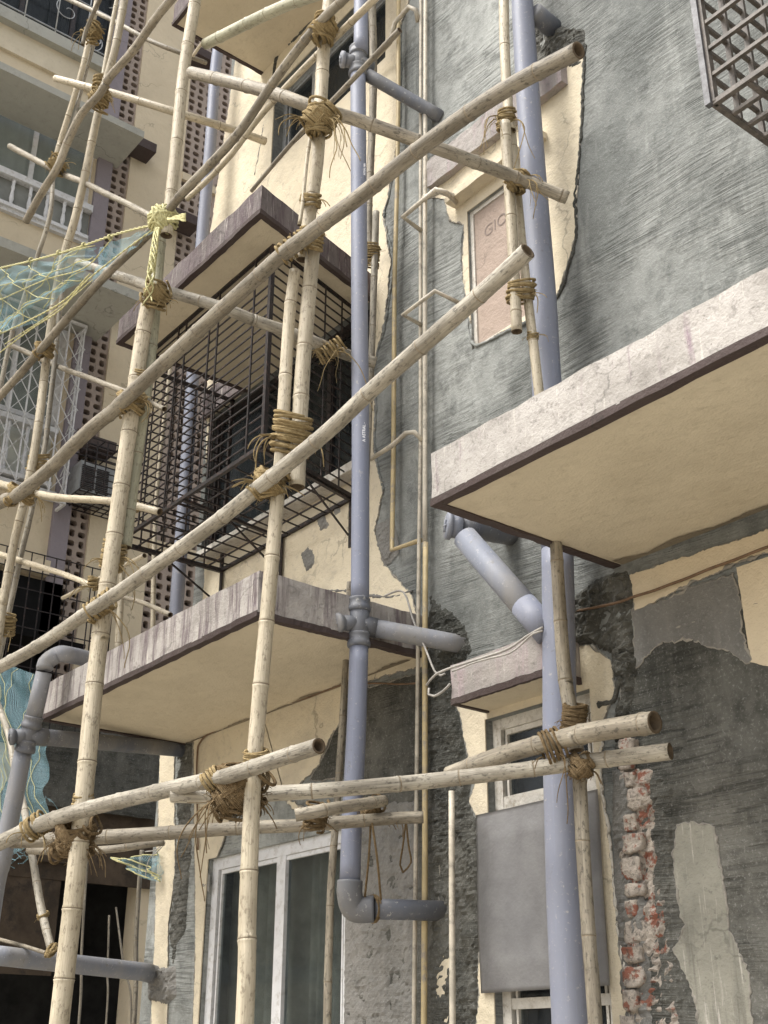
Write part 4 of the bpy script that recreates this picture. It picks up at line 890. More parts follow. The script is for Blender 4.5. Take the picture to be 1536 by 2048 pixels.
# ------------------------------------------------------------------ bamboo
def bamboo(lab, kind, pts, y, w0, w1, e0=0, e1=0, ground=0, grp='bamboo scaffold poles', nodes=.33):
    P = pxs(pts, y); r0, r1 = rad(P[0], w0), rad(P[-1], w1)
    if e0: P.insert(0, P[0]+(P[0]-P[1]).normalized()*e0)
    if e1: P.append(P[-1]+(P[-1]-P[-2]).normalized()*e1)
    if ground == 1: P.insert(0, Vector((P[0].x, P[0].y, 0)))
    if ground == 2: P.append(Vector((P[-1].x, P[-1].y, 0)))
    seed = rnd.random()*99; Q = spline(P, .03)
    L = [0]
    for i in range(1, len(Q)): L.append(L[-1]+(Q[i]-Q[i-1]).length)
    T = L[-1]; n = len(Q)
    # nodes along the culm
    nd = []; s_ = rnd.uniform(.05, nodes)
    while s_ < T-.03: nd.append(s_); s_ += nodes*rnd.uniform(.75, 1.25)
    st = [(L[i], None) for i in range(n)]
    for a in nd:
        for o_, f in ((-.02, 1.0), (-.008, 1.04), (-.0015, 1.09), (0.0, 1.021), (.0036, 1.021), (.006, 1.06), (.018, 1.0)): st.append((a+o_, f))
    st = sorted([q for q in st if 0 <= q[0] <= T and (q[1] is not None or all(abs(q[0]-a) > .018 for a in nd) or q[0] in (0, T))])
    PP, RR, MI = [], [], []; j = 0
    for s1, f in st:
        while j < n-2 and L[j+1] < s1: j += 1
        t = (s1-L[j])/max(1e-6, L[j+1]-L[j]); p = Q[j].lerp(Q[j+1], t)
        wob = noise.noise_vector(Vector((s1*1.1, seed, 0)))*.006
        PP.append(p+wob); r_ = r0+(r1-r0)*s1/T
        RR.append(r_*(f or 1)*(1+.03*noise.noise(Vector((s1*3, seed, 5))))); MI.append(1 if f == 1.021 else 0)
    bm = bmesh.new(); rg = tube(bm, PP, RR, 14, MI, close=False)
    # hollow cut ends
    for ring, a, b in ((rg[0], PP[0], PP[1]), (rg[-1], PP[-1], PP[-2])):
        d = (b-a).normalized(); nseg = len(ring)
        in1 = [bm.verts.new(a+(v.co-a)*.70) for v in ring]; in2 = [bm.verts.new(a+(v.co-a)*.68+d*.12) for v in ring]
        for k in range(nseg):
            k2 = (k+1) % nseg
            bm.faces.new((ring[k], ring[k2], in1[k2], in1[k])).material_index = 2; bm.faces.new((in1[k], in1[k2], in2[k2], in2[k])).material_index = 2
        bm.faces.new(in2).material_index = 2
    bmesh.ops.recalc_face_normals(bm, faces=bm.faces)
    mt = {'f': 'b_fresh', 'w': 'b_weath', 'g': 'b_grey', 'n': 'b_green'}[kind]
    return fin('bamboo_pole', bm, [M[mt], M['b_ring'], M['b_in']], None, label=lab, cat='bamboo pole', group=grp, base=PP[0])
YF = 2.6
BP = [
 # uprights, front row
 ('long pale bamboo upright reaching the bottom edge at the left', 'f', [(118, 2048), (158, 1700), (193, 1350), (224, 1110), (252, 900), (279, 700), (298, 600)], YF, 42, 30, 0, 0, 1),
 ('greenish bamboo lashed behind the left upright beside the iron cage', 'n', [(320, 450), (305, 640), (287, 800), (262, 990), (250, 1095)], YF+.085, 30, 27),
 ('slim upper bamboo upright rising from the yellow rope knot to the top edge', 'f', [(332, 470), (341, 400), (354, 283), (367, 150), (389, 10)], YF, 24, 25, 0, 1.2),
 ('bamboo upright in front of the streaked canopy corner and the sliding window', 'f', [(487, 2048), (493, 1830), (505, 1560), (518, 1400), (533, 1240), (547, 1080), (560, 920), (566, 815), (578, 640), (590, 540)], YF, 43, 24, 0, 0, 1),
 ('thick short bamboo ending in a hollow cut beside the thick rope binding', 'f', [(594, 975), (600, 830), (606, 714), (618, 570), (627, 480)], YF+.06, 33, 29),
 ('thick pale bamboo upright rising to the top edge through the big knotted rope lashing', 'f', [(605, 520), (618, 430), (633, 322), (642, 200), (650, 87), (661, -10)], YF+.05, 27, 29, 0, 1.2),
 ('very thin reddish cane tied along the left of the thick upper upright', 'f', [(598, 450), (605, 400), (613, 320), (620, 275)], YF-.02, 8, 8),
 # uprights right
 ('dirty bamboo upright emerging under the wide canopy and bound above the crossing poles', 'w', [(1109, 1055), (1113, 1100), (1126, 1320), (1140, 1420), (1152, 1500)], 3.95, 22, 31, .4),
 ('bamboo upright running down past the narrow window to the bottom edge', 'w', [(1158, 1545), (1166, 1700), (1180, 1900), (1191, 2048)], 3.92, 28, 29, 0, 0, 2),
 ('bamboo upright left of the right drain pipe at the top edge', 'f', [(1008, -10), (1011, 105), (1016, 200), (1023, 262)], 3.95, 22, 20, 1.2),
 ('bamboo ending in a cut tip in front of the boarded window', 'f', [(1010, 245), (1018, 370), (1027, 520), (1034, 664)], 3.90, 22, 22),
 ('thin bamboo running behind the cut tip down to the wide canopy', 'f', [(1034, 380), (1042, 470), (1055, 600), (1068, 710), (1080, 810)], 3.98, 17, 21, .5, .6),
 ('upright half hidden behind the upper part of the central drain pipe', 'w', [(743, -10), (747, 130), (745, 233), (741, 333), (738, 430), (741, 510)], 4.2, 17, 15, 1.2),
 ('grey bamboo bound beside the central drain pipe above the caged window', 'g', [(752, 425), (748, 560), (743, 700), (737, 830), (729, 1000)], 4.2, 14, 12),
 ('brown cane just left of the central drain pipe below the streaked canopy', 'w', [(700, 1165), (692, 1324), (684, 1457), (674, 1620), (664, 1770), (659, 1903), (655, 2048)], 4.1, 12, 19, 0, 0, 2),
 # ledgers
 ('long crooked bamboo rail rising from the left edge to the upper right', 'w', [(0, 1006), (39, 988), (104, 935), (145, 893), (190, 850), (225, 822), (247, 800), (340, 715), (440, 621), (512, 555), (562, 510), (643, 448), (720, 392), (860, 283), (1000, 187), (1156, 101)], YF-.09, 28, 36, 1.0),
 ('long rail crossing the central drain pipe, hollow end near the boarded window', 'g', [(0, 1334), (83, 1287), (190, 1216), (300, 1141), (433, 1044), (545, 952), (652, 866), (745, 780), (845, 693), (909, 637), (1012, 544), (1056, 502)], YF-.09, 26, 36, 1.0),
 ('heavy weathered rail at the lower left with a dark open end', 'g', [(0, 1686), (83, 1648), (167, 1619), (300, 1589), (367, 1573), (450, 1554), (560, 1516), (637, 1491)], YF-.09, 34, 33, 1.0),
 ('rail below the heavy rail, running back behind the foot of the central drain pipe', 'w', [(25, 1682, 2.62), (100, 1680, 2.72), (250, 1671, 3.0), (487, 1656, 3.4), (619, 1651, 3.62), (789, 1637, 4.0), (848, 1634, 4.12)], YF, 29, 24),
 ('shadowed rear rail under the lower left lashing', 'w', [(60, 1700, 3.1), (200, 1700, 3.1), (330, 1685, 3.4)], YF, 17, 14),
 ('smooth pale rail from the largest lashing to the right, across both drain pipes', 'g', [(343, 1591, 2.5), (447, 1593, 2.66), (559, 1586, 2.85), (679, 1578, 3.05), (845, 1563, 3.4), (979, 1548, 3.6), (1110, 1532, 3.8), (1200, 1521, 3.88), (1340, 1504, 3.98)], YF, 30, 34),
 ('thick dark-ended bamboo above the smooth pale rail at the right', 'w', [(900, 1548, 3.7), (1010, 1508, 3.74), (1121, 1478, 3.78), (1191, 1462, 3.78), (1310, 1443, 3.78)], 3.78, 33, 46),
 ('short dark bamboo stub tied behind the foot of the central drain pipe', 'w', [(590, 1630, 3.4), (660, 1618, 3.55), (768, 1602, 3.95)], YF, 26, 24),
 # putlogs
 ('bamboo from the slim upper upright across the central pipe to the boarded window', 'w', [(383, 146, 2.52), (538, 183, 2.64), (624, 213, 2.74), (720, 242, 2.95), (874, 297, 3.3), (1015, 349, 3.8), (1134, 396, 4.1)], YF, 25, 26),
 ('bamboo from the crossing near the mauve pillar to the edge of the upper window', 'f', [(112, 158, 2.7), (188, 178, 2.85), (231, 188, 2.95), (353, 225, 3.3), (469, 260, 3.8), (530, 282, 4.1)], YF, 14, 16),
 ('thin dark bamboo crossing the upper balustrade to the yellow knot', 'w', [(20, 292, 2.8), (100, 336, 2.8), (175, 369, 2.75), (310, 436, 2.7)], YF, 12, 13),
 ('bamboo crossing in front of the iron cage from the blue net to the drain pipe', 'g', [(157, 525, 2.7), (287, 569, 2.74), (433, 612, 3.0), (512, 642, 3.25), (575, 663, 3.45), (652, 693, 3.75), (702, 712, 4.0), (752, 726, 4.15)], YF, 17, 24),
 ('thin bamboo below the net, from the folding grille towards the left upright', 'w', [(20, 690, 2.9), (117, 732, 2.9), (255, 785, 2.72), (330, 818, 2.7)], YF, 11, 11),
 ('bamboo in front of the small mesh cage, passing behind the left upright', 'f', [(-20, 962, 2.8), (86, 990, 2.8), (229, 1004, 2.8), (320, 1024, 2.9)], YF, 17, 15, .5),
 ('thin bamboo sloping down over the dark balcony cage', 'f', [(-20, 1102, 2.8), (49, 1124, 2.8), (120, 1146, 2.8), (186, 1172, 2.8)], YF, 14, 11, .5),
 ('short thin bamboo behind the left upright, above the streaked canopy', 'w', [(250, 1196, 3.4), (290, 1208, 3.4), (340, 1230, 3.4)], YF, 9, 11),
 ('thin bright cane end sticking out left of the left upright', 'f', [(125, 1196, 3.0), (193, 1160, 3.0), (242, 1136, 3.0), (290, 1112, 3.0)], YF, 8, 10),
 # far left cluster
 ('slim bamboo upright over the mauve pillar, bending beside the upper balcony', 'f', [(250, -10), (231, 94), (206, 187), (187, 266), (169, 353), (150, 437), (131, 502), (117, 560), (103, 643), (91, 725), (80, 818), (70, 890), (62, 936), (47, 1006), (26, 1097), (8, 1201), (-6, 1290)], 2.72, 16, 18, 1.2, 0, 2),
 ('grey bamboo paired behind the slim upright at the far left', 'g', [(112, 690), (98, 818), (88, 900), (60, 1032), (42, 1110), (16, 1235)], 2.85, 10, 12, .6, 1),
 ('thin bamboo paired at the top with the slim upright', 'f', [(236, -10), (222, 60), (207, 150), (200, 200)], 2.85, 9, 9, 1.2),
 ('thin upright in front of the upper balcony curtains', 'f', [(197, -10), (178, 81), (162, 150), (139, 225), (116, 300), (108, 345)], 3.0, 11, 12, 1.2),
 ('pale frayed pole close beside the thin upright at the upper balcony', 'g', [(190, 80), (166, 165), (148, 245), (131, 310)], 3.05, 8, 7),
 ('thin grey upright crossing the net at the far left', 'g', [(106, 350), (100, 430), (77, 507), (58, 565), (42, 614), (30, 645), (14, 713), (-2, 790)], 3.0, 9, 11, 0, 2),
 ('crooked diagonal bamboo at the upper left ending over the balustrade', 'w', [(350, -10), (312, 37), (266, 103), (219, 156), (200, 188), (162, 231), (134, 288), (116, 334), (81, 391), (52, 444)], 2.55, 18, 15, 1.2),
 ('short diagonal cane at the very top left', 'w', [(207, -15), (190, 20), (172, 62), (165, 90)], 2.6, 11, 8, 1),
 ('thin rail at the very top left running towards the topmost canopy', 'w', [(130, -5, 2.9), (219, 38, 3.0), (300, 81, 3.1), (369, 109, 3.3), (412, 126, 3.5)], YF, 10, 9, 1),
 ('long diagonal bamboo running down from beside the upper window to the left edge', 'w', [(700, -12, 2.55), (649, 37, 2.55), (597, 99, 2.55), (545, 168, 2.55), (479, 262, 2.55), (414, 334, 2.55), (365, 385, 2.55), (300, 464, 2.62), (218, 544, 2.62), (164, 603, 2.62), (82, 699, 2.62), (47, 741, 2.62), (0, 793, 2.62)], YF, 18, 17, 1, 1),
 ('second yellower diagonal bamboo below the long diagonal near the upper window', 'f', [(710, 36), (637, 106), (577, 168), (518, 235), (464, 307), (419, 356), (375, 398)], 2.66, 16, 11, 1),
 ('dirty thin cane leaning along the sill of the upper window', 'w', [(705, 160), (659, 208), (607, 262), (563, 312), (503, 383)], 3.6, 12, 8, .5),
 ('thick bamboo with dark joints under the topmost canopy', 'n', [(412, 87), (493, 47), (570, 12), (640, -12)], 2.7, 22, 24, 0, 1, 0),
 ('short thin stick by the left end of the topmost canopy', 'f', [(385, 112), (396, 95), (409, 80)], 2.8, 6, 7),
 ('thin rear upright seen through the left part of the iron cage', 'f', [(345, 700), (335, 786), (322, 900), (313, 1003), (309, 1120), (306, 1260)], 4.0, 8, 11, 0, 0, 0),
 ('thin rear upright beside the left upright, dropping behind the streaked canopy', 'f', [(293, 840), (287, 885), (262, 1040), (247, 1120), (241, 1190), (235, 1300)], 3.5, 8, 15),
 ('leaning slim bamboo at the far bottom left in front of the blue net', 'g', [(-10, 1395), (16, 1471), (28, 1540), (47, 1615), (63, 1703), (83, 1819), (104, 1902)], 3.3, 12, 17, 1),
 ('thin stick joining the foot of the leaning bamboo at the bottom left', 'w', [(-10, 1876), (40, 1890), (92, 1906)], 3.3, 7, 8, .6),
 ('dark thin pole left of the plaster column in the shadowed passage', 'w', [(284, 1700), (273, 1869), (268, 2048)], 5.2, 9, 11, 0, 0, 2),
 ('very thin dark pole in the middle of the shadowed passage', 'w', [(175, 1720), (163, 1903), (157, 2048)], 5.2, 5, 6, 0, 0, 2),
 ('faint cane leaning deep in the shadowed passage', 'w', [(232, 1815), (247, 1930), (262, 2048)], 5.6, 4, 4, 0, 0, 2),
 ('faint upright cane deep in the shadowed passage', 'w', [(218, 1830), (215, 1940), (212, 2048)], 5.6, 4, 4, 0, 0, 2),
]
for b in BP: bamboo(*b)
# ------------------------------------------------------------------ rope lashings
def strand(bm, P, r, seg=6): tube(bm, P, r, seg)
def coil(bm, C, ax, nrm, a, b, h, turns, r, jit=.25, rg=rnd):
    ax = ax.normalized(); u = nrm-ax*nrm.dot(ax); u.normalize(); v = ax.cross(u); P = []; n = int(turns*18); ph = rg.random()*6
    tilt = rg.uniform(-.3, .3); j1, j2 = rg.random()*50, rg.random()*50
    for i in range(n+1):
        t = i/n; an = ph+t*turns*2*math.pi; k = 1+.07*noise.noise(Vector((an*.7, j1, 0)))
        off = (t-.5)*h+tilt*b*.5*math.sin(an)+jit*h*.35*noise.noise(Vector((an*.35, j2, 1)))
        P.append(C+ax*off+u*(a*k*math.cos(an))+v*(b*k*math.sin(an)))
    strand(bm, P, r); return P
def tail(bm, S, dx, L, r, curl=.02, rg=rnd, down=1.0):
    """loose end hanging from S; dx initial push"""
    P = [S.copy()]; v = Vector(dx); seed = rg.random()*99; n = max(6, int(L/.02))
    for i in range(n):
        v = v*.86+Vector((0, 0, -down))*.14+noise.noise_vector(Vector((i*.22, seed, 0)))*curl*8
        P.append(P[-1]+v.normalized()*(L/n))
    strand(bm, P, [r*(1-.4*i/n) for i in range(n+1)], 5); return P
def fuzz(bm, C, rx, n, L, rg=rnd):
    for i in range(n):
        d = Vector([rg.gauss(0, 1) for _ in range(3)]).normalized(); S = C+CR*(d.x*rx*.85)+CU*(d.y*rx*.85)-CF*(abs(d.z)*rx*.7); P = [S]; v = d.copy()
        for k in range(4): v = (v+Vector([rg.gauss(0, .5) for _ in range(3)])+Vector((0, 0, -.2))).normalized(); P.append(P[-1]+v*L/4*rg.uniform(.6, 1.3))
        strand(bm, P, .0016, 3)
def lashing(lab, px, py, y, wpx, hpx, kind='v', n=8, tails=(), fz=20, mat='rope', r=.0075, ang=4, grp='coir rope lashings on the scaffold', ang2=35):
    C = on(px, py, y=y); k = depth(C)/FPX; t = root('rope_lashing', C, lab, 'rope lashing', grp); bm = bmesh.new()
    dirv = lambda a: (CU*math.cos(math.radians(a))+CR*math.sin(math.radians(a)))
    W_, H_ = wpx*k, hpx*k; D = min(W_, H_)*.5
    nrm = -CF
    if kind == 'v': 
        coil(bm, C, dirv(ang), nrm, min(W_*.5, .065), W_*.5, H_, n, r); coil(bm, C, dirv(ang+6), nrm, min(W_*.5, .065)*1.06, W_*.52, H_*.8, max(2, n*.4), r)
    elif kind == 'l': coil(bm, C, dirv(90-ang2), nrm, H_*.5, H_*.5, W_, n, r)
    else:
        dep = .085
        coil(bm, C, dirv(ang+45), nrm, dep, W_*.42, H_*.35, n*.3, r, .6); coil(bm, C, dirv(ang-45), nrm, dep, W_*.42, H_*.35, n*.3, r, .6)
        coil(bm, C, dirv(ang), nrm, dep*.9, W_*.34, H_*.95, n*.35, r, .5); coil(bm, C, dirv(90-ang2), nrm, dep, H_*.32, W_*.95, n*.35, r, .5)
    fuzz(bm, C, max(W_, H_)*.45, fz, .05)
    fin('coil', bm, M[mat], t)
    for dx, dy, L in tails:
        bm = bmesh.new(); S = C+CR*(dx*k*.5)+CU*(-dy*k*.3)-CF*.05
        tail(bm, S, (CR*(1 if dx >= 0 else -1)*.6+CU*.2)-CF*.2, L*k, r*.5); tail(bm, S, (CR*(1 if dx >= 0 else -1)*.45+CU*.25)-CF*.25, L*k*.8, r*.4); tail(bm, S, (CR*(1 if dx >= 0 else -1)*.7)-CF*.1, L*k*.5, r*.25, .05); fin('loose_end', bm, M[mat], t)
LS = [
 ('thick neat binding of many turns joining two pale uprights', 583, 870, YF+.03, 74, 84, 'v', 11, ((-60, 20, 130), (-50, 10, 90), (60, 40, 90)), 25, 'rope', .0085, 6),
 ('shaggy knot where the long hollow-ended rail meets the canopy corner upright', 540, 965, YF-.03, 84, 56, 'x', 18, ((-60, -10, 60), (-70, 0, 40), (40, 20, 60)), 90),
 ('big lashing round the thick upper upright with long ends hanging beside it', 640, 238, YF, 72, 70, 'x', 26, ((30, 30, 170), (36, 20, 120), (10, 30, 200), (-70, 20, 90), (-60, 20, 70)), 60),
 ('loops of rope round the crooked rail at the thick upright', 588, 492, YF-.05, 70, 40, 'l', 6, (), 20, 'rope', .0075, 4),
 ('lashing round the upright just right of the loops on the crooked rail', 622, 480, YF+.03, 46, 50, 'v', 6, ((-10, 30, 40),), 20),
 ('single slack ring of rope round the thick upper upright', 621, 402, YF+.03, 38, 22, 'v', 2.5, ((30, 10, 40),), 4),
 ('lashing at the top where the long diagonal meets the thick upright', 648, 60, YF, 56, 60, 'x', 20, (), 60),
 ('short binding round two uprights in front of the boarded window', 1042, 583, 3.94, 52, 44, 'v', 7, ((30, 30, 60),), 20),
 ('binding on the upright at the top left of the right drain pipe', 1012, 240, 3.93, 32, 42, 'v', 8, ((-26, 10, 130), (-24, 0, 150), (26, 20, 160)), 14),
 ('knot at the boarded window where the cross pole is tied', 1034, 362, 3.90, 50, 44, 'x', 13, ((20, 20, 110), (6, 20, 120), (50, -20, 40)), 20),
 ('single thin turn of twine below the cut tip of bamboo', 1066, 672, 3.98, 22, 12, 'v', 3, ((16, 0, 30),), 3, 'rope', .004),
 ('tight binding beside the central drain pipe level with the purple canopy', 745, 512, 4.2, 26, 50, 'v', 9, (), 8),
 ('frayed bundle on the pole in front of the cage near the central pipe', 662, 700, 3.75, 56, 30, 'l', 7, ((-30, 10, 60), (10, 20, 170), (30, 0, 30)), 70),
 ('rough lashing below the yellow knot on the left uprights', 312, 590, YF+.02, 56, 58, 'x', 22, ((10, 50, 60), (30, 40, 50), (-10, 40, 50)), 60),
 ('lashing holding the crooked rail to the left upright', 262, 805, YF-.02, 74, 40, 'x', 16, ((50, 10, 90), (46, 0, 70)), 40),
 ('thin ring of twine on the left upright above the crooked rail', 284, 748, YF+.03, 38, 14, 'v', 3, (), 6, 'rope', .005),
 ('stacked binding on the left upright above the streaked canopy', 226, 1112, YF+.03, 44, 58, 'v', 10, ((40, 10, 70), (40, 20, 60), (-30, 20, 50), (0, 40, 130)), 20, 'rope', .0075, 10),
 ('turns of rope holding the hollow-ended rail to the left upright', 200, 1212, YF-.05, 60, 40, 'l', 9, ((30, 20, 150),), 30),
 ('small slack ring on the left upright above the heavy rail', 166, 1600, YF, 36, 24, 'v', 3, (), 6, 'rope', .007),
 ('turns round the heavy rail at the lower left', 72, 1652, YF-.09, 48, 44, 'l', 6, ((-10, 30, 60), (20, 40, 80)), 30, 'rope'),
 ('ragged mass of coir tying the left upright to the two lower left rails', 150, 1678, YF, 110, 56, 'x', 30, ((60, 30, 70), (50, 30, 60), (70, 20, 90), (20, 30, 90), (-60, 20, 60)), 160, 'rope_dark'),
 ('largest ragged lashing in front of the sliding window', 478, 1580, YF+.0, 130, 96, 'x', 40, ((-70, 50, 190), (-60, 50, 230), (-50, 50, 150), (-10, 60, 100), (40, 50, 60), (60, 40, 60), (50, 40, 90)), 260, 'rope_dark'),
 ('turns of rope on the heavy rail left of the largest lashing', 428, 1560, YF-.09, 40, 44, 'l', 5, (), 20),
 ('pale turns just above the largest lashing on the canopy corner upright', 512, 1512, YF, 44, 26, 'v', 5, (), 12),
 ('lashing round the two rails just left of the foot of the central drain pipe', 632, 1632, 3.55, 44, 60, 'v', 6, ((-10, 30, 60), (20, 30, 40)), 40, 'rope_dark', .0075, 10),
 ('lashing right behind the foot of the central drain pipe', 742, 1618, 3.95, 50, 50, 'x', 12, ((10, 20, 60), (70, 30, 60)), 50, 'rope_dark'),
 ('dark binding wrapped round the upright under the wide canopy', 1148, 1438, 3.95, 44, 60, 'v', 12, ((20, 20, 40),), 30, 'rope_dark'),
 ('turns of rope round the dark-ended bamboo in front of the right drain pipe', 1104, 1492, 3.78, 44, 66, 'l', 5, ((0, 40, 150), (-40, 60, 40)), 14, 'rope_dark', .007, 4, 'coir rope lashings on the scaffold', 18),
 ('dark tangled knot on the smooth pale rail in front of the right drain pipe', 1162, 1530, 3.86, 62, 40, 'x', 14, ((20, 20, 50),), 60, 'rope_dark'),
 ('lashing at the left edge where the crooked rail meets the slim upright', 42, 988, YF-.05, 70, 30, 'x', 14, ((60, 20, 70), (50, 20, 50)), 60),
 ('neat stacked binding on the far left uprights', 76, 926, 2.78, 38, 34, 'v', 6, (), 8, 'rope', .0075, 8),
 ('knot where the long diagonal crosses the far left uprights under the net', 88, 700, 2.66, 50, 26, 'x', 11, ((30, -10, 30),), 20),
 ('lashing at the crossing in front of the mauve pillar', 200, 196, 2.64, 46, 54, 'x', 18, ((20, 20, 50), (24, 10, 40)), 50),
 ('binding on the slim upright just above the mauve pillar crossing', 201, 160, 2.76, 26, 18, 'v', 4, (), 8),
 ('lashing where the crooked diagonal crosses the balcony upright', 114, 330, 2.7, 34, 54, 'x', 14, ((30, 0, 40),), 40),
 ('lashing at the very top left with hanging ends', 186, 66, 2.75, 34, 50, 'x', 13, ((-14, 20, 50), (-20, 20, 60)), 50),
 ('binding round the far left uprights at the edge beside the dark balcony cage', 12, 1250, 2.78, 34, 44, 'v', 8, ((0, 40, 60),), 20),
 ('small knot on the bamboo in front of the small mesh cage', 268, 1014, 2.86, 26, 16, 'x', 7, (), 20),
 ('small knot tying the thin sloping bamboo left of the left upright', 186, 1166, 2.8, 18, 26, 'v', 4, ((-10, 20, 50),), 10),
 ('thin ring on the leaning bamboo at the bottom left', 86, 1830, 3.3, 22, 8, 'v', 3, (), 3, 'rope', .005, -12),
 ('small tie at the foot of the leaning bamboo at the bottom left', 103, 1900, 3.28, 20, 12, 'x', 5, (), 8),
]
for l in LS: lashing(*l)
# rope sling holding the elbow
bm = bmesh.new(); top_ = on(742, 1632, y=3.88)
for a, b_ in ((729, 1800), (762, 1800)):
    strand(bm, spline([top_, on((742+a)/2+2, 1715, y=3.9), on(a, b_, y=3.98)], .03), .006)
coil(bm, on(747, 1818, y=4.04), YP, Vector((0, 0, 1)), .066, .066, .03, 2, .007)
fin('rope_sling', bm, M['rope_dark'], None, label='rope sling holding up the elbow at the foot of the central drain pipe', cat='rope', base=top_)
bm = bmesh.new(); top_ = on(812, 1640, y=4.05)
for a, b_ in ((800, 1730), (822, 1725)): strand(bm, spline([top_, on((812+a)/2, 1690, y=4.1), on(a, b_, y=4.15), on(806, 1745, y=4.15)], .03), .005)
fin('rope_loop', bm, M['rope_dark'], None, label='limp brown rope loop hanging right of the central drain pipe foot', cat='rope', base=top_)
# ------------------------------------------------------------------ blue net with yellow ropes
def netting(name_lab, corners, nx, ny, sag, ropes, rope_r, seedn):
    """corners: four points TL, TR, BR, BL"""
    TL, TR, BR_, BL = corners; nt_ = root('safety_net', TL, name_lab, 'net')
    def S(u, v):
        p = TL.lerp(TR, u).lerp(BL.lerp(BR_, u), v)
        f = noise.noise(Vector((u*4, v*4, seedn)))*.10+noise.noise(Vector((u*11, v*9, seedn+3)))*.05
        return p+Vector((0, -1, .1))*(f+math.sin(u*3.14)*sag*.3)+Vector((0, 0, -1))*(math.sin(u*3.14)*sag*(1-v))
    bm = bmesh.new(); uvl = bm.loops.layers.uv.verify()
    g_ = [[bm.verts.new(S(i/nx, k/ny)) for k in range(ny+1)] for i in range(nx+1)]; sx = (TR-TL).length; sy = (BL-TL).length
    for i in range(nx):
        for k in range(ny):
            f = bm.faces.new((g_[i][k], g_[i+1][k], g_[i+1][k+1], g_[i][k+1]))
            for lp_, (a, b) in zip(f.loops, ((i, k), (i+1, k), (i+1, k+1), (i, k+1))): lp_[uvl].uv = (a/nx*sx, b/ny*sy)
    fin('mesh_cloth', bm, M['net'], nt_)
    bm = bmesh.new()
    for (u0, v0, u1, v1) in ropes:
        P = [S(u0+(u1-u0)*t/24, v0+(v1-v0)*t/24)+Vector((0, -.012, 0))+noise.noise_vector(Vector((t*.4, u0*9, v0*9)))*.012 for t in range(25)]
        tube(bm, P, rope_r, 5)
    fin('diamond_cord', bm, M['netrope'], nt_)
    return nt_, S
K = lambda a, b, y=2.6: on(a, b, y=y)
rp_ = [(t, 0, t-.45, 1) for t in (.15, .35, .55, .75, .95, 1.15)] + [(t, 0, t+.5, 1) for t in (-.3, -.1, .1, .3, .5)]
clip = lambda L: [q for q in [(max(0, min(1, a)), b if 0 <= a <= 1 else b+(0-a if a < 0 else a-1)/max(.01, abs(c-a))*(d-b), max(0, min(1, c)), d if 0 <= c <= 1 else d-(0-c if c < 0 else c-1)/max(.01, abs(c-a))*(d-b)) for a, b, c, d in L] if q[3] > q[1]]
n1, S1 = netting('blue mesh net with yellow cords slung at the left from the yellow knot', (K(-60, 545), K(200, 492), K(165, 560), K(-60, 735)), 60, 40, .03, clip(rp_)+[(0, .5, 1, .05), (0, .8, 1, .35), (0, 1, 1, .75)], .0032, 1)
bm = bmesh.new(); uvl = bm.loops.layers.uv.verify()
tp = [K(200, 494), K(322, 448), K(322, 452), K(185, 560)]; nn_ = 14
vs = [[bm.verts.new(tp[0].lerp(tp[1], i/nn_).lerp(tp[3].lerp(tp[2], i/nn_), k/6)+Vector((0, noise.noise(Vector((i*.5, k*.5, 0)))*.03, 0))) for k in range(7)] for i in range(nn_+1)]
for i in range(nn_):
    for k in range(6):
        f = bm.faces.new((vs[i][k], vs[i+1][k], vs[i+1][k+1], vs[i][k+1]))
        for lp_, (a, b) in zip(f.loops, ((i, k), (i+1, k), (i+1, k+1), (i, k+1))): lp_[uvl].uv = (a*.05, b*.04)
fin('mesh_corner', bm, M['net'], n1)
bm = bmesh.new()
for pts, r_ in (([(-60, 552), (0, 536), (60, 522), (120, 506), (170, 490), (240, 466), (322, 446)], .009), ([(322, 448), (240, 508), (170, 565), (120, 620), (60, 660), (-20, 720)], .006), ([(222, 480), (170, 535), (90, 560), (0, 600)], .005), ([(180, 548), (130, 600), (60, 640), (0, 668)], .007), ([(185, 560), (150, 590), (90, 636), (10, 688)], .004)):
    P = spline([K(a, b, 2.56) for a, b in pts], .02)
    # two strands twisted together
    for ph in (0, math.pi):
        tube(bm, [p+Vector((0, math.cos(i*.9+ph), math.sin(i*.9+ph)))*r_*.5 for i, p in enumerate(P)], r_*.55, 5)
for a, b in ((62, 520), (118, 505), (168, 490), (220, 474)): coil(bm, K(a, b, 2.56), (K(a+20, b-6)-K(a, b)), Vector((0, -1, 0)), .015, .015, .025, 3, .004)
fin('border_rope', bm, M['netrope'], n1)
yk = root('rope_knot', K(325, 445, 2.55), 'big yellow-green rope knot with a thick hanging braid and a tassel', 'rope knot')
bm = bmesh.new(); C = K(326, 440, 2.58)
for a in (0, 40, -50, 80): coil(bm, C, CU*math.cos(math.radians(a))+CR*math.sin(math.radians(a)), -CF, .07, .085, .07, 4, .009, .6)
fin('coil', bm, M['netrope'], yk)
bm = bmesh.new()
for s_ in range(9):
    ph = s_*.7; P = [K(314-i*1.2+math.sin(i*(.6+.1*(s_ % 3))+ph)*(5+i*.25), 455+i*9.2, 2.52-.02*math.sin(i+ph)) for i in range(13+s_ % 6)]; tube(bm, spline(P, .02), .0045, 5)
fin('hanging_braid', bm, M['netrope'], yk)
bm = bmesh.new(); rr = random.Random(3)
for s_ in range(16):
    a = rr.uniform(-.6, .9); P = [K(335+i*6, 438-i*1.2*(1-a)+i*i*.16*a+rr.uniform(-2, 2), 2.52) for i in range(7)]; tube(bm, spline(P, .02), .0042, 4)
fin('tassel', bm, M['netrope'], yk)
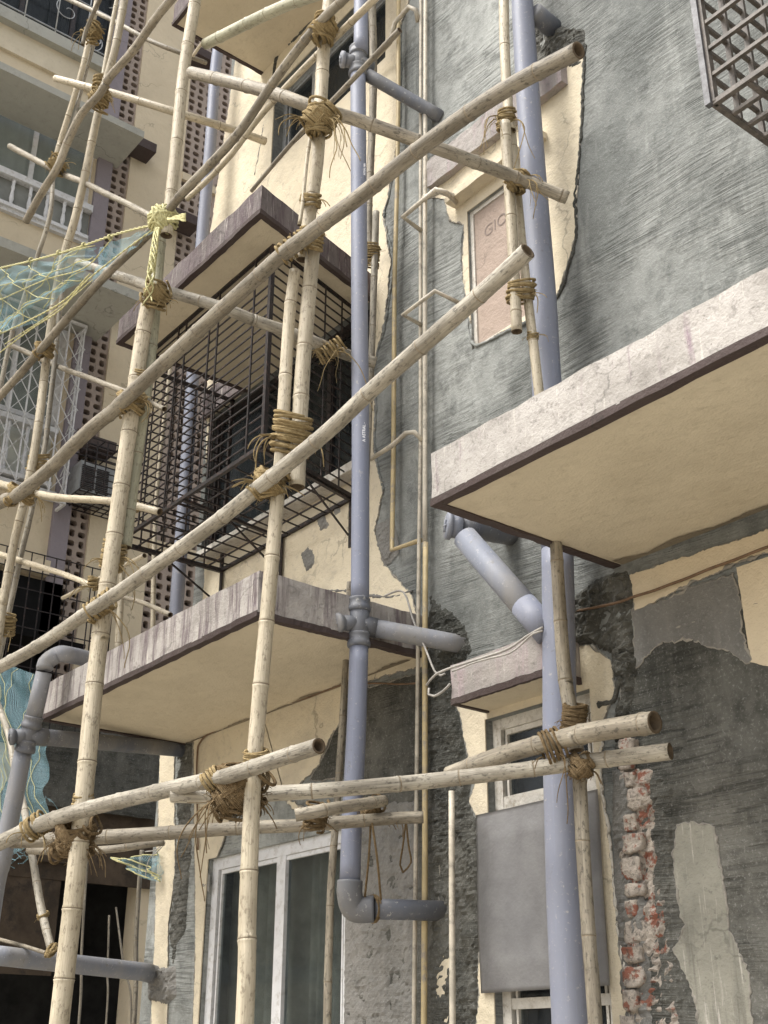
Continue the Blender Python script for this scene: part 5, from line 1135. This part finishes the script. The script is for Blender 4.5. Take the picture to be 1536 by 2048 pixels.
n2, S2 = netting('blue mesh net hanging behind the left drain pipe at the lower left', (on(-60, 1290, y=3.7), on(75, 1350, y=3.9), on(100, 1640, y=3.9), on(-60, 1780, y=3.6)), 40, 60, .02, clip(rp_), .0028, 8)
bm = bmesh.new(); rr = random.Random(5)
for i in range(26):
    P = [on(20+rr.uniform(0, 70), 1630+rr.uniform(-30, 90), y=3.5+rr.uniform(-.1, .1))]
    for k in range(6): P.append(P[-1]+Vector([rr.uniform(-.05, .05) for _ in range(3)]))
    tube(bm, P, .003, 4)
fin('frayed_threads', bm, M['net'], n2, kind='stuff')
n3, S3_ = netting('scrap of blue net caught under the rails beside the plaster column', (on(225, 1715, y=4.3), on(318, 1700, y=4.35), on(322, 1765, y=4.35), on(280, 1755, y=4.3)), 16, 12, .04, [(0, 0, 1, 1), (0, 0, .5, 1), (.5, 0, 1, 1), (0, 0, 1, 0)], .005, 11)
# ------------------------------------------------------------------ cables
def cable(lab, pts, y, r, mat='cable'):
    P = spline(pxs(pts, y), .03); bm = bmesh.new(); tube(bm, [p+noise.noise_vector(p*6)*.006 for p in P], r, 6); fin('cable', bm, M[mat], None, label=lab, cat='cable', base=P[0])
cable('white wire looping down the right end of the streaked canopy', [(770, 1192), (800, 1182), (814, 1195), (826, 1240), (836, 1262), (870, 1345), (890, 1348)], 4.22, .006)
cable('pair-end wire curling from the water pipes up over the small window canopy', [(852, 1370), (870, 1350), (905, 1335), (960, 1318), (1010, 1300), (1050, 1275), (1085, 1255)], 4.06, .007)
cable('white wire hooked below the small window canopy corner', [(857, 1375), (856, 1388), (868, 1392), (886, 1382), (900, 1368)], 4.12, .007)
cable('second wire running beside the one above the small window canopy', [(905, 1342), (960, 1322), (1020, 1305), (1068, 1268), (1085, 1262)], 4.04, .005)
cable('brown cable pinned along the wall under the streaked canopy', [(396, 1700, 4.37), (394, 1520, 4.37), (400, 1485, 4.37), (430, 1462, 4.37), (520, 1420, 4.37), (600, 1400, 4.37), (690, 1368, 4.37), (740, 1366, 4.37), (800, 1368, 4.35), (836, 1366, 4.33)], 4.37, .006, 'cable_brown')
cable('brown cable along the wall under the wide canopy', [(1150, 1222), (1230, 1206), (1280, 1190), (1340, 1168), (1410, 1142), (1490, 1112), (1600, 1070)], 4.36, .007, 'cable_brown')
cable('thin stray wires at the plaster column under the lower rails', [(290, 1704), (310, 1700), (330, 1685), (318, 1700), (298, 1718), (290, 1755)], 4.3, .004)
cable('curved dark cable hanging on the far cream wall below the lattice', [(150, 855, 4.9), (152, 845, 4.9), (160, 870, 4.9)], 4.9, .006, 'cable_brown')
